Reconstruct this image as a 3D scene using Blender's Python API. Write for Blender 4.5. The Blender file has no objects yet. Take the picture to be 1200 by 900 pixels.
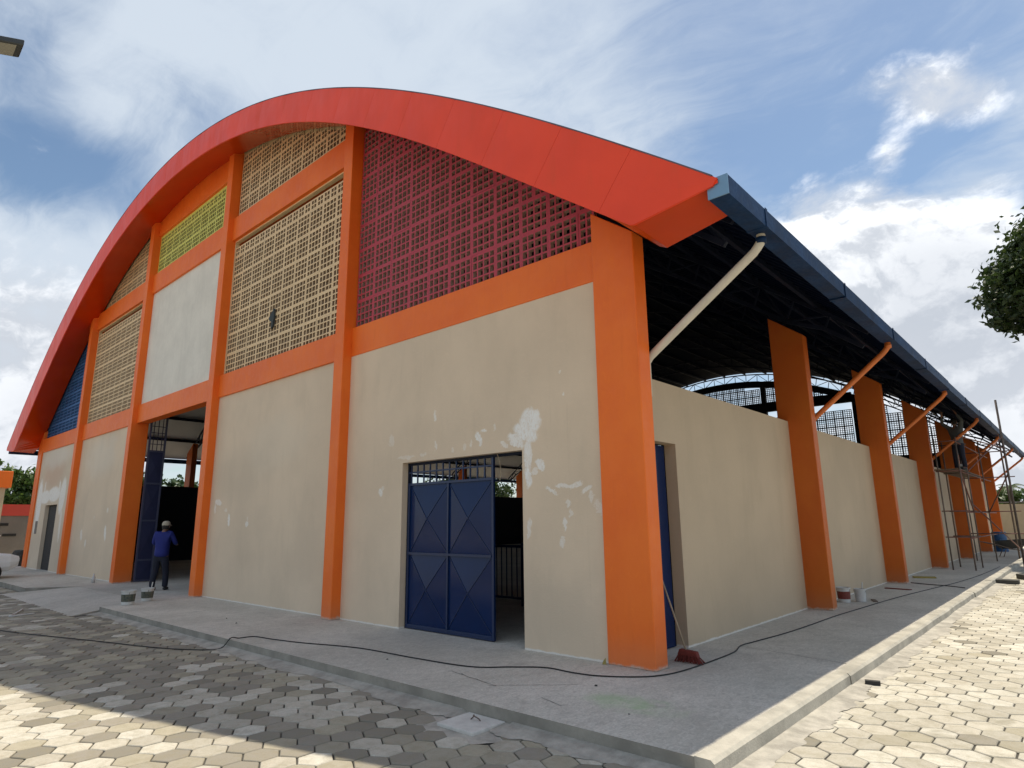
import bpy, bmesh, math, random
from mathutils import Vector, Matrix, noise as mnoise
random.seed(7)
R_ = math.radians
sc = bpy.context.scene
col = sc.collection

# ------------------------------------------------------------------ camera
cam = bpy.data.cameras.new('camera')
cam.sensor_width = 36.0
cam.lens = 36.0 * 737.29 / 1200.0
cam.clip_start = 0.05
cam.clip_end = 3000
camo = bpy.data.objects.new('camera', cam)
col.objects.link(camo)
CR = Vector((0.74283474, 0.66938585, -0.01091491))
CU = Vector((0.15147014, -0.15216473, 0.97667942))
CF = Vector((-0.65211451, 0.72716469, 0.21442522))
CP = Vector((4.3588, -6.5078, 1.60))
camo.matrix_world = Matrix(((CR.x, CU.x, -CF.x, CP.x), (CR.y, CU.y, -CF.y, CP.y),
                            (CR.z, CU.z, -CF.z, CP.z), (0, 0, 0, 1)))
sc.camera = camo
def pix(x, y):                       # world direction through a pixel of the 1200x900 photograph
    return (CF + CR * ((x - 600) / 737.29) - CU * ((y - 450) / 737.29)).normalized()
def topix(P):
    d = Vector(P) - CP
    w = d.dot(CF)
    if w < .05: return None
    return 600 + 737.29 * d.dot(CR) / w, 450 - 737.29 * d.dot(CU) / w, w

# ------------------------------------------------------------------ world
SUN = Vector((0.032, 0.395, 1.0)).normalized()
world = bpy.data.worlds.new('World')
sc.world = world
world.use_nodes = True
nt = world.node_tree
nt.nodes.clear()
class G:
    """tiny node graph helper"""
    def __init__(s, tree): s.t = tree
    def n(s, typ, **kw):
        nd = s.t.nodes.new(typ)
        for k, v in kw.items(): setattr(nd, k, v)
        return nd
    def link(s, a, b): s.t.links.new(a, b)
    def put(s, sock, v):
        if isinstance(v, bpy.types.NodeSocket): s.t.links.new(v, sock)
        else: sock.default_value = v
    def math(s, op, a, b=0.0, c=0.0, clamp=False):
        nd = s.n('ShaderNodeMath', operation=op); nd.use_clamp = clamp
        s.put(nd.inputs[0], a); s.put(nd.inputs[1], b); s.put(nd.inputs[2], c)
        return nd.outputs[0]
    def vec(s, op, a, b=(0, 0, 0), scale=None):
        nd = s.n('ShaderNodeVectorMath', operation=op)
        s.put(nd.inputs[0], a); s.put(nd.inputs[1], b)
        if scale is not None: s.put(nd.inputs['Scale'], scale)
        return nd.outputs['Value'] if op in ('DOT_PRODUCT', 'LENGTH', 'DISTANCE') else nd.outputs[0]
    def ramp(s, v, a, b, lo=0.0, hi=1.0, smooth=True):
        nd = s.n('ShaderNodeMapRange')
        nd.interpolation_type = 'SMOOTHSTEP' if smooth else 'LINEAR'
        s.put(nd.inputs['Value'], v); s.put(nd.inputs['From Min'], a); s.put(nd.inputs['From Max'], b)
        s.put(nd.inputs['To Min'], lo); s.put(nd.inputs['To Max'], hi)
        return nd.outputs[0]
    def mix(s, f, a, b, mode='MIX'):
        nd = s.n('ShaderNodeMix', data_type='RGBA', blend_type=mode)
        s.put(nd.inputs[0], f); s.put(nd.inputs[6], a); s.put(nd.inputs[7], b)
        return nd.outputs[2]
    def noise(s, vec, scale, detail=4.0, rough=0.55, dist=0.0):
        nd = s.n('ShaderNodeTexNoise')
        if vec is not None: s.put(nd.inputs['Vector'], vec)
        nd.inputs['Scale'].default_value = scale; nd.inputs['Detail'].default_value = detail
        nd.inputs['Roughness'].default_value = rough; nd.inputs['Distortion'].default_value = dist
        return nd.outputs[0]
    def scl(s, vec, v):
        return s.vec('MULTIPLY', vec, v)

g = G(nt)
sky = g.n('ShaderNodeTexSky', sky_type='NISHITA')
sky.sun_disc = False
sky.sun_elevation = math.asin(SUN.z)
sky.sun_rotation = math.atan2(SUN.x, SUN.y)
sky.altitude = 0; sky.air_density = 1.0; sky.dust_density = 0.6; sky.ozone_density = 1.6
tc = g.n('ShaderNodeTexCoord')
D = tc.outputs['Generated']
sep = g.n('ShaderNodeSeparateXYZ'); g.link(D, sep.inputs[0])
zz = g.math('MAXIMUM', sep.outputs[2], 0.0)
den = g.math('ADD', zz, 0.16)
comb = g.n('ShaderNodeCombineXYZ')
g.link(g.math('DIVIDE', sep.outputs[0], den), comb.inputs[0])
g.link(g.math('DIVIDE', sep.outputs[1], den), comb.inputs[1])
PL = comb.outputs[0]
# high thin veil
warp = g.noise(PL, 1.1, 4, .55)
PW = g.vec('ADD', PL, g.vec('SCALE', g.vec('SUBTRACT', warp, (.5, .5, .5)), scale=0.5))
n1 = g.noise(g.scl(PW, (1.0, 0.8, 1)), 1.0, 8, .6, .4)
def blob(px_, py_, r, amp):
    c = pix(px_, py_)
    d = g.vec('DISTANCE', D, tuple(c))
    return g.math('MULTIPLY', g.ramp(d, r, 0.0), amp)
def addall(l):
    s_ = l[0]
    for q in l[1:]: s_ = g.math('ADD', s_, q)
    return s_
veilb = addall([blob(330, 60, .60, .06), blob(620, 80, .40, .08), blob(60, 300, .26, .04), blob(60, 430, .30, .08),
                blob(1130, 60, .45, -.11), blob(900, 130, .30, -.06), blob(20, 190, .12, -.24), blob(130, 215, .11, -.22), blob(230, 150, .10, -.07), blob(480, 40, .16, -.06), blob(20, 60, .14, -.06)])
n1b = g.noise(g.scl(PW, (1.0, 2.2, 1)), 2.6, 9, .62, .6)
veil = g.ramp(g.math('ADD', g.math('ADD', g.math('MULTIPLY', n1, .62), g.math('MULTIPLY', n1b, .38)), veilb), .33, .64)
veil = g.math('MULTIPLY', veil, .94)
# heaped clouds
wz_ = g.noise(g.vec('ADD', D, (1.3, .2, 2.4)), 9.0, 5, .6)
DW = g.vec('ADD', D, g.vec('SCALE', g.vec('SUBTRACT', wz_, (.5, .5, .5)), scale=.05))
n2 = g.noise(g.scl(g.vec('ADD', DW, (3.1, 1.7, .4)), (1, 1, 1.5)), 4.6, 12, .60, .2)
cumb = addall([blob(1000, 320, .17, .22), blob(1100, 350, .22, .26), blob(1190, 300, .12, .12), blob(1000, 95, .08, .21), blob(1060, 105, .09, .20), blob(1110, 112, .09, .20), blob(1160, 120, .06, .16), blob(1045, 175, .035, .16), blob(1170, 210, .06, .18), blob(1060, 20, .16, -.14), blob(1080, 185, .07, -.10),
               blob(930, 235, .10, .20), blob(1000, 250, .12, .14), blob(1100, 265, .10, .12), blob(1150, 430, .26, .24), blob(30, 390, .20, .20), blob(70, 490, .22, .18),
               blob(760, 90, .30, -.16), blob(960, 175, .10, -.10), blob(330, 90, .5, -.12)])
low = g.ramp(sep.outputs[2], .42, .02)
cf_ = g.math('ADD', g.math('ADD', n2, cumb), g.math('MULTIPLY', low, .16))
cum = g.ramp(cf_, .57, .82)
# bases are greyer than tops
n3 = g.noise(g.scl(g.vec('ADD', g.vec('ADD', DW, (3.1, 1.7, .4)), (0, 0, .03)), (1, 1, 1.5)), 4.6, 12, .60, .2)
shade = g.ramp(g.math('SUBTRACT', n2, n3), -.06, .06)
thick = g.ramp(cf_, 1.15, .75, .55, 1.0)
lowshade = g.ramp(sep.outputs[2], .22, .46, .55, 1.0)
cwhite = g.mix(g.math('MULTIPLY', g.math('MULTIPLY', g.math('ADD', g.math('MULTIPLY', shade, .75), .25), thick), lowshade), (1.65, 1.8, 2.05, 1), (4.1, 4.15, 4.2, 1))
skyc = g.mix(1.0, sky.outputs[0], (.40, .41, .39, 1), 'MULTIPLY')
c1 = g.mix(veil, skyc, (2.15, 2.4, 2.7, 1))
c2 = g.mix(cum, c1, cwhite)
bg = g.n('ShaderNodeBackground')
g.link(c2, bg.inputs[0])
bg.inputs[1].default_value = 0.15
wo = g.n('ShaderNodeOutputWorld')
g.link(bg.outputs[0], wo.inputs[0])

# ------------------------------------------------------------------ sun and exposure
sun = bpy.data.lights.new('sun', 'SUN')
sun.energy = 2.4
sun.angle = R_(0.53)
sun.color = (1.0, 0.91, 0.75)
suno = bpy.data.objects.new('sun', sun)
col.objects.link(suno)
suno.location = (0, 20, 40)
suno.rotation_euler = SUN.to_track_quat('Z', 'Y').to_euler()
sc.view_settings.view_transform = 'Standard'
sc.view_settings.look = 'None'
sc.view_settings.gamma = 1.0
sc.view_settings.use_curve_mapping = False
sc.view_settings.exposure = 1.10

# ------------------------------------------------------------------ materials
MATS = {}
def newmat(name):
    m = bpy.data.materials.new(name)
    m.use_nodes = True
    t = m.node_tree
    bs = t.nodes['Principled BSDF']
    MATS[name] = m
    return m, G(t), bs
def coords(gg, kind='Object'):
    return gg.n('ShaderNodeTexCoord').outputs[kind]
def mat(name, c, rough=.6, metal=0.0, var=.12, scale=3.0, bump=0.0, bscale=60.0, spec=.5, c2=None, streak=0.0, coat=0.0, objrand=0.0):
    m, gg, bs = newmat(name)
    co = coords(gg)
    n = gg.noise(co, scale, 6, .6)
    f = gg.ramp(n, .3, .7)
    dark = tuple(x * (1 - var) for x in c) if c2 is None else c2
    cc = gg.mix(f, (*dark, 1), (*c, 1))
    n2_ = gg.noise(co, scale * 9, 4, .6)
    cc = gg.mix(gg.ramp(n2_, .35, .7, 0, var * .8), cc, tuple(x * .75 for x in c) + (1,))
    if streak:
        st = gg.noise(gg.scl(co, (5, 5, .35)), 1.6, 5, .6)
        cc = gg.mix(gg.ramp(st, .45, .75, 0, streak), cc, tuple(x * .6 for x in c) + (1,))
    if objrand:
        rnd = gg.n('ShaderNodeObjectInfo').outputs['Random']
        cc = gg.mix(gg.math('MULTIPLY', rnd, objrand), cc, tuple(x * .55 for x in c) + (1,))
        cc = gg.mix(gg.ramp(gg.noise(gg.vec('ADD', co, gg.vec('SCALE', (7, 3, 5), scale=rnd)), 5, 5, .7), .5, .75, 0, .22), cc, tuple(x * .6 + .05 for x in c) + (1,))
    gg.link(cc, bs.inputs['Base Color'])
    gg.put(bs.inputs['Roughness'], gg.ramp(n2_, .3, .7, max(.02, rough - .06), min(1, rough + .06)))
    bs.inputs['Metallic'].default_value = metal
    bs.inputs['Specular IOR Level'].default_value = spec
    if coat: bs.inputs['Coat Weight'].default_value = coat; bs.inputs['Coat Roughness'].default_value = .08
    if bump:
        b = gg.n('ShaderNodeBump'); b.inputs['Strength'].default_value = bump; b.inputs['Distance'].default_value = .01
        gg.link(gg.noise(co, bscale, 5, .65), b.inputs['Height']); gg.link(b.outputs[0], bs.inputs['Normal'])
    return m

ORANGE = (.90, .178, .016)
def orangemat(name, c):
    m, gg, bs = newmat(name)
    co = coords(gg)
    sp = gg.n('ShaderNodeSeparateXYZ'); gg.link(co, sp.inputs[0])
    a = gg.noise(co, .9, 5, .6); b_ = gg.noise(gg.scl(co, (6, 6, .6)), 1.6, 6, .65); r = gg.noise(gg.scl(co, (1, 1, .5)), 11, 6, .7, .8); f = gg.noise(co, 55, 4, .65)
    cc = gg.mix(gg.ramp(a, .32, .68), (c[0] * .93, c[1] * .84, c[2] * .8, 1), (c[0], c[1] * 1.05, c[2] * 1.1, 1))
    cc = gg.mix(gg.ramp(b_, .50, .78, 0, .30), cc, (c[0] * .80, c[1] * .70, c[2] * .7, 1))
    cc = gg.mix(gg.ramp(r, .52, .76, 0, .28), cc, (min(1, c[0] * 1.06), c[1] * 1.35, c[2] * 1.9, 1))
    cc = gg.mix(gg.ramp(f, .62, .80, 0, .35), cc, (c[0] * .65, c[1] * .6, c[2] * .6, 1))
    e = gg.math('ADD', sp.outputs[2], gg.math('MULTIPLY', gg.math('SUBTRACT', gg.noise(co, 6, 6, .75), .5), .16))
    cc = gg.mix(gg.ramp(e, .05, .0, 0, .85), cc, (.62, .56, .48, 1))
    cc = gg.mix(gg.ramp(e, .45, .0, 0, .22), cc, (.42, .25, .15, 1))
    gg.link(cc, bs.inputs['Base Color'])
    gg.put(bs.inputs['Roughness'], gg.ramp(r, .3, .7, .42, .60)); bs.inputs['Specular IOR Level'].default_value = .4
    bp = gg.n('ShaderNodeBump'); bp.inputs['Strength'].default_value = .3; bp.inputs['Distance'].default_value = .008
    gg.link(gg.math('ADD', r, gg.math('MULTIPLY', f, .6)), bp.inputs['Height']); gg.link(bp.outputs[0], bs.inputs['Normal'])
orangemat('orange_paint', ORANGE)
orangemat('orange_eave_shade', (.55, .122, .009))  # side columns: same orange, shade under the eave put into the colour
mat('gate_rail', (.07, .075, .13), .4, var=.2)
mat('orange_pipe', (.66, .17, .03), .45, var=.2)
mat('white_pipe', (.62, .57, .47), .5, var=.12, scale=6)
mat('bare_panel', (.80, .765, .68), .85, var=.12, scale=1.2, bump=.15, bscale=25, streak=.12)
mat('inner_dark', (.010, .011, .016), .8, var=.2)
mat('blue_paint', (.004, .020, .085), .16, var=.15, scale=2.0, spec=.25)
mat('blue_bar', (.006, .022, .08), .35, var=.15, scale=4)
mat('gate_purple', (.020, .024, .075), .45, var=.2, scale=3)
mat('steel_dark', (.011, .016, .036), .6, var=.3, spec=.2)
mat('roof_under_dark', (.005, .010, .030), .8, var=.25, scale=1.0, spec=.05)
mat('slab_edge', (.36, .335, .285), .95, var=.35, scale=3, bump=.5, bscale=40)
mat('crack', (.16, .15, .13), 1.0, var=.3, scale=9)
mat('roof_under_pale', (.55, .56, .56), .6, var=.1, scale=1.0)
mat('roof_top', (.12, .10, .12), .5, var=.15)
mat('gutter_blue', (.008, .042, .125), .55, var=.6, scale=2.5, spec=.2, streak=.2)
mat('gutter_cap', (.19, .33, .47), .35, metal=.3, var=.12)
mat('kerb_conc', (.50, .47, .40), .9, var=.40, scale=2.5, bump=.5, bscale=50)
mat('mortar', (.50, .465, .40), .95, var=.45, scale=4.5, bump=.6, bscale=35)
mat('joint_bed', (.085, .078, .066), 1.0, var=.3, scale=6)
mat('lid_conc', (.68, .655, .60), .85, var=.22, scale=7, bump=.5, bscale=70)
mat('rust_steel', (.20, .15, .12), .7, metal=.2, var=.4, scale=8)
mat('scaffold_paint', (.24, .10, .075), .6, var=.4, scale=5)
mat('plank', (.20, .13, .08), .85, var=.35, scale=4)
mat('black_rubber', (.012, .012, .012), .55, var=.3)
mat('white_plastic', (.62, .62, .60), .4, var=.2, scale=10)
mat('bucket_label', (.03, .05, .045), .45, var=.4, scale=25, c2=(.15, .14, .10))
mat('red_label', (.20, .035, .025), .45, var=.3, scale=25)
mat('broom_red', (.20, .035, .025), .8, var=.35, scale=30)
mat('stick_wood', (.40, .32, .22), .7, var=.2, scale=10)
mat('skin', (.20, .10, .065), .55, var=.1, scale=10)
mat('shirt_blue', (.010, .020, .185), .8, var=.2, scale=8, bump=.3, bscale=20)
mat('trousers_navy', (.010, .013, .028), .85, var=.2, scale=8, bump=.3, bscale=18)
mat('shirt_grey', (.10, .11, .11), .85, var=.2, scale=8)
mat('cap_cream', (.46, .41, .31), .8, var=.12, scale=14)
mat('shoe_dark', (.012, .012, .014), .5)
mat('hair_dark', (.012, .010, .009), .7)
mat('wall_cream', (.56, .45, .30), .85, var=.15, scale=1.0)
mat('wall_red', (.60, .07, .045), .6, var=.15, scale=1.0)
mat('wall_grey', (.22, .20, .175), .85, var=.15, scale=1.5)
mat('slot_dark', (.02, .02, .02), .7)
mat('car_white', (.78, .78, .77), .25, var=.03, coat=.6)
mat('car_glass', (.02, .025, .03), .08, spec=.6)
mat('car_red', (.5, .02, .02), .2)
mat('rim_grey', (.35, .36, .37), .35, metal=.8)
mat('lamp_grey', (.05, .055, .055), .5, metal=.3)
mat('lamp_lens', (.33, .32, .26), .3, var=.2)
mat('bark', (.11, .085, .06), .95, var=.35, scale=6, bump=.8, bscale=20)
mat('rock', (.07, .068, .06), .9, var=.4, scale=5, bump=.8, bscale=12)
mat('drum_blue', (.012, .09, .24), .4, var=.15)
mat('rag_grey', (.055, .07, .075), .9, var=.3)
mat('yellow_scrap', (.38, .30, .08), .8, var=.3)
def leafmat(name, c):
    m, gg, bs = newmat(name)
    oi = gg.n('ShaderNodeObjectInfo')
    ge = gg.n('ShaderNodeNewGeometry')
    n = gg.noise(coords(gg), 1.1, 3, .5)
    rnd = ge.outputs['Random Per Island']
    cc = gg.mix(gg.ramp(n, .3, .7), (c[0] * .7, c[1] * .75, c[2] * .7, 1), (*c, 1))
    cc = gg.mix(gg.math('MULTIPLY', rnd, .5), cc, (c[0] * 1.7, c[1] * 1.35, c[2] * .9, 1))
    gg.link(cc, bs.inputs['Base Color'])
    bs.inputs['Roughness'].default_value = .5
    tr = gg.n('ShaderNodeBsdfTranslucent'); gg.link(cc, tr.inputs[0])
    mx = gg.n('ShaderNodeMixShader'); mx.inputs[0].default_value = .28
    gg.link(bs.outputs[0], mx.inputs[1]); gg.link(tr.outputs[0], mx.inputs[2])
    gg.link(mx.outputs[0], m.node_tree.nodes['Material Output'].inputs[0])
    return m
leafmat('leaf_dark', (.035, .075, .022))
leafmat('leaf_mid', (.060, .115, .028))
leafmat('leaf_near', (.040, .070, .020))
leafmat('leaf_palm', (.075, .12, .035))

# red fascia, glossy sheet with slight waviness
def sheetmat(name, c, rough, wav):
    m, gg, bs = newmat(name)
    co = coords(gg)
    n = gg.noise(co, 1.0, 3, .5)
    cc = gg.mix(gg.ramp(n, .3, .7), (c[0] * .9, c[1] * .85, c[2] * .85, 1), (*c, 1))
    st = gg.noise(gg.scl(co, (3, 3, .6)), 1.5, 6, .6)
    cc = gg.mix(gg.ramp(st, .48, .8, 0, .30), cc, (c[0] * .75, c[1] * 1.3, c[2] * 1.5, 1))
    gg.link(cc, bs.inputs['Base Color'])
    gg.put(bs.inputs['Roughness'], gg.ramp(st, .3, .7, rough - .04, rough + .08)); bs.inputs['Specular IOR Level'].default_value = .35
    b = gg.n('ShaderNodeBump'); b.inputs['Strength'].default_value = wav; b.inputs['Distance'].default_value = .03
    gg.link(gg.math('ADD', gg.noise(co, 1.6, 3, .45), gg.math('MULTIPLY', gg.noise(co, 12, 3, .5), .06)), b.inputs['Height']); gg.link(b.outputs[0], bs.inputs['Normal'])
    return m
sheetmat('fascia_red', (.90, .070, .020), .42, .6)
sheetmat('soffit_red', (.62, .052, .003), .17, .04)

# concrete slab
def slabmat():
    m, gg, bs = newmat('slab_concrete')
    co = coords(gg)
    a = gg.noise(co, .55, 6, .6, .5); b_ = gg.noise(co, 3.2, 8, .65, .6); c_ = gg.noise(co, 45, 4, .7)
    cc = gg.mix(gg.ramp(a, .32, .68), (.51, .48, .41, 1), (.68, .64, .56, 1))
    cc = gg.mix(gg.ramp(b_, .48, .74, 0, .55), cc, (.39, .365, .32, 1))
    cc = gg.mix(gg.ramp(gg.noise(gg.scl(co, (1.0, 3.0, 1)), 2.2, 7, .7, 1.0), .56, .74, 0, .6), cc, (.66, .63, .57, 1))
    m_ = gg.noise(gg.scl(co, (1.6, .8, 1)), 11, 7, .75, 1.2)
    cc = gg.mix(gg.ramp(m_, .46, .68, 0, .55), cc, (.33, .315, .275, 1))
    cc = gg.mix(gg.ramp(m_, .50, .34, 0, .45), cc, (.72, .69, .62, 1))
    cc = gg.mix(gg.ramp(c_, .38, .72, 0, .5), cc, (.29, .275, .24, 1))
    # splash of green paint on the corner
    s1 = gg.scl(gg.vec('SUBTRACT', co, (1.02, -1.28, 0)), (1.5, 2.6, 0))
    wob = gg.vec('SCALE', gg.vec('SUBTRACT', gg.noise(co, 3.0, 6, .7), (.5, .5, .5)), scale=1.5)
    dd = gg.vec('LENGTH', gg.vec('ADD', s1, wob))
    cc = gg.mix(gg.math('MULTIPLY', gg.ramp(dd, .95, .3), gg.ramp(b_, .35, .6, .12, .55)), cc, (.33, .50, .24, 1))
    gg.link(cc, bs.inputs['Base Color'])
    bs.inputs['Roughness'].default_value = .88
    bp = gg.n('ShaderNodeBump'); bp.inputs['Strength'].default_value = .6; bp.inputs['Distance'].default_value = .010
    gg.link(gg.math('ADD', c_, gg.math('MULTIPLY', b_, 1.5)), bp.inputs['Height']); gg.link(bp.outputs[0], bs.inputs['Normal'])
slabmat()

# ground beyond the paving
mat('dirt', (.44, .37, .26), .95, var=.25, scale=.8, bump=.3, bscale=8)
# pavers: tint comes from a colour attribute
def pavermat():
    m, gg, bs = newmat('paver_concrete')
    at = gg.n('ShaderNodeAttribute'); at.attribute_name = 'tint'
    co = coords(gg, 'Object')
    ge = gg.n('ShaderNodeNewGeometry')
    n = gg.noise(ge.outputs['Position'], 9, 6, .65); f = gg.noise(ge.outputs['Position'], 90, 3, .7)
    big = gg.noise(ge.outputs['Position'], 1.7, 7, .65, .5)
    cc = gg.mix(gg.ramp(n, .38, .75, 0, .42), at.outputs['Color'], (.24, .205, .12, 1))
    n4 = gg.noise(ge.outputs['Position'], 30, 5, .7)
    cc = gg.mix(gg.ramp(n4, .5, .75, 0, .35), cc, (.26, .225, .15, 1))
    cc = gg.mix(gg.ramp(f, .4, .8, 0, .3), cc, (.14, .13, .11, 1))
    cc = gg.mix(gg.ramp(big, .56, .74, 0, .5), cc, (.17, .15, .10, 1))
    gg.link(cc, bs.inputs['Base Color'])
    bs.inputs['Roughness'].default_value = .9
    bp = gg.n('ShaderNodeBump'); bp.inputs['Strength'].default_value = .4; bp.inputs['Distance'].default_value = .005
    gg.link(gg.math('ADD', n, gg.math('MULTIPLY', f, .5)), bp.inputs['Height']); gg.link(bp.outputs[0], bs.inputs['Normal'])
pavermat()

# beige render with putty patches: blobs = (x, z, rx, rz, angle, strength)
def wallmat(name, base, blobs, axis=0, foot=True, soft=None, stain=None):
    m, gg, bs = newmat(name)
    co = coords(gg)
    sp = gg.n('ShaderNodeSeparateXYZ'); gg.link(co, sp.inputs[0])
    a = gg.noise(co, .7, 5, .55); b_ = gg.noise(gg.scl(co, (1, 1, .35)), 2.4, 7, .62); f = gg.noise(co, 60, 4, .6)
    cc = gg.mix(gg.ramp(a, .3, .7), tuple(x * .93 for x in base) + (1,), tuple(x * 1.04 for x in base) + (1,))
    tr = gg.noise(gg.scl(co, (1, 1, 1.6)), 9.0, 6, .7, 1.2)
    cc = gg.mix(gg.ramp(b_, .48, .78, 0, .38), cc, (base[0] * .80, base[1] * .80, base[2] * .78, 1))
    cc = gg.mix(gg.ramp(tr, .52, .74, 0, .22), cc, (base[0] * 1.16, base[1] * 1.16, base[2] * 1.18, 1))
    cc = gg.mix(gg.ramp(gg.noise(gg.scl(co, (9, 9, .5)), 1.2, 6, .65), .56, .75, 0, .22), cc, (base[0] * .74, base[1] * .73, base[2] * .70, 1))
    cc = gg.mix(gg.ramp(f, .45, .8, 0, .10), cc, (base[0] * .7, base[1] * .7, base[2] * .7, 1))
    if stain:
        for (x, z, rx, rz, s_, tint) in stain:
            v = gg.scl(gg.vec('SUBTRACT', co, (x, 0, z)), (1 / rx, 0, 1 / rz))
            d = gg.vec('LENGTH', gg.vec('ADD', v, gg.vec('SCALE', gg.vec('SUBTRACT', gg.noise(co, 1.4, 5, .6), (.5, .5, .5)), scale=.9)))
            cc = gg.mix(gg.ramp(d, 1.0, .35, 0, s_), cc, (*tint, 1))
    uv = gg.n('ShaderNodeCombineXYZ')
    gg.link(sp.outputs[axis], uv.inputs[0]); gg.link(sp.outputs[2], uv.inputs[2])
    U = uv.outputs[0]
    w1 = gg.vec('SCALE', gg.vec('SUBTRACT', gg.noise(U, 7.0, 5, .65), (.5, .5, .5)), scale=.16)
    w2 = gg.vec('SCALE', gg.vec('SUBTRACT', gg.noise(U, 30.0, 4, .65), (.5, .5, .5)), scale=.05)
    UW = gg.vec('ADD', gg.vec('ADD', U, w1), w2)
    tot = None
    for (x, z, rx, rz, ang, s_) in blobs:
        v = gg.vec('SUBTRACT', UW, (x, 0, z))
        if ang:
            rt = gg.n('ShaderNodeVectorRotate', rotation_type='Y_AXIS'); gg.link(v, rt.inputs['Vector']); rt.inputs['Angle'].default_value = R_(ang)
            v = rt.outputs[0]
        d = gg.vec('LENGTH', gg.scl(v, (1 / rx, 0, 1 / rz)))
        o = gg.ramp(d, 1.05, .72, 0, s_)
        tot = o if tot is None else gg.math('MAXIMUM', tot, o)
    bm_ = None
    if tot is not None:
        br = gg.noise(gg.scl(U, (9, 1, 4)), 3.0, 6, .7, 1.5)
        bm_ = gg.math('MULTIPLY', tot, gg.ramp(br, .30, .58, .35, 1.0))
        cc = gg.mix(bm_, cc, (.90, .88, .83, 1))
    if foot:
        e = gg.math('ADD', sp.outputs[2], gg.math('MULTIPLY', gg.math('SUBTRACT', gg.noise(U, 5, 5, .7), .5), .05))
        cc = gg.mix(gg.ramp(e, .03, .012, 0, .75), cc, (.82, .80, .75, 1))
    gg.link(cc, bs.inputs['Base Color'])
    bs.inputs['Roughness'].default_value = .72
    bp = gg.n('ShaderNodeBump'); bp.inputs['Strength'].default_value = .30; bp.inputs['Distance'].default_value = .012
    hh = gg.math('ADD', gg.math('MULTIPLY', f, .5), gg.math('ADD', b_, gg.math('MULTIPLY', tr, .7)))
    if bm_ is not None: hh = gg.math('ADD', hh, gg.math('MULTIPLY', bm_, 1.2))
    gg.link(hh, bp.inputs['Height']); gg.link(bp.outputs[0], bs.inputs['Normal'])
    return m
BEIGE = (.715, .572, .415)
wallmat('wall_bay5', BEIGE, [
    (-1.15, 2.95, .21, .20, 0, 1.0), (-1.24, 2.80, .25, .13, -25, 1.0), (-1.42, 2.70, .19, .09, -30, .9), (-1.64, 2.67, .10, .05, -30, .6),
    (-1.20, 2.50, .085, .22, 0, .85), (-1.20, 2.20, .075, .15, 8, 1.0), (-.99, 2.34, .11, .06, -50, .85), (-1.08, 2.26, .06, .05, -20, .6),
    (-1.20, 1.52, .045, .15, -8, .55), (-.80, 1.99, .12, .035, -35, .65), (-.62, 2.05, .13, .035, -8, .65), (-.42, 2.05, .14, .038, 10, .65),
    (-.25, 1.99, .11, .035, 30, .6), (-.19, 1.90, .04, .08, 10, .45), (-.54, 1.83, .045, .05, 0, .5), (-.50, 1.71, .035, .055, 0, .5),
    (-.60, 1.57, .032, .09, 8, .65), (-.66, 1.34, .04, .085, 4, .5), (-.07, 1.76, .07, .12, 30, .35),
    (-2.14, 2.80, .045, .13, 25, .9), (-2.05, 2.90, .08, .03, 0, .8), (-1.83, 2.93, .03, .06, 0, .4), (-2.31, 2.74, .03, .07, 0, .45),
    (-3.12, 3.26, .035, .10, 15, .6), (-4.48, 2.11, .06, .08, 20, .75), (-4.42, 2.18, .04, .05, 0, .4), (-4.22, 2.95, .07, .12, 15, .3),
    (-3.75, 2.64, .05, .04, 0, .4), (-3.10, 2.78, .03, .09, 10, .5), (-2.70, 2.68, .04, .05, 0, .35), (-2.45, 2.70, .05, .05, 0, .4), (-3.40, 2.66, .09, .03, 0, .35),
    (-.62, 3.55, .02, .025, 0, .6), (-.57, 3.24, .02, .025, 0, .6), (-3.82, 2.66, .25, .03, 0, .3)],
    stain=[(-.9, .5, 1.2, .6, .25, (.50, .42, .32))])
wallmat('wall_bay4', BEIGE, [(-10.72, 2.12, .20, .07, -10, .7), (-10.86, 1.98, .05, .12, 10, .55), (-10.29, 1.93, .08, .05, 0, .4), (-10.10, 1.72, .06, .15, 12, .85),
    (-9.22, 1.62, .08, .07, 0, .7), (-9.2, 1.72, .04, .08, 0, .3)],
    stain=[(-9.6, 2.75, 1.9, .75, .32, (.55, .455, .34)), (-8.2, 3.3, 1.6, .8, .25, (.72, .64, .51))])
wallmat('wall_bay2', BEIGE, [(-21.17, 1.33, .12, .22, 25, .6), (-18.67, 1.40, .10, .28, 15, .8), (-18.70, 2.10, .10, .09, 0, .6), (-20.6, 1.07, .08, .14, 0, .6),
    (-20.0, 1.9, .07, .05, 0, .3)], stain=[(-20, 3.9, 2.2, .9, .4, (.72, .67, .57))])
wallmat('wall_bay1', (.68, .56, .42), [(-27.55, 2.55, .42, 1.05, 4, 1.0), (-26.7, 2.78, .85, .30, 0, .95), (-25.4, 2.85, 1.0, .32, 0, .95), (-24.2, 2.75, .42, .75, -8, .9),
    (-26.9, 3.1, .12, .35, 0, .7), (-24.7, 3.05, .12, .35, 10, .8), (-24.0, 1.7, .16, .7, 4, .6), (-27.75, 1.8, .2, .5, 0, .6)],
    stain=[(-25.9, 3.65, 1.9, .8, .6, (.60, .40, .28)), (-25.9, 4.4, 3.0, .7, .5, (.72, .69, .62))])
wallmat('wall_side', (.53, .415, .285), [], axis=1)

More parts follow.
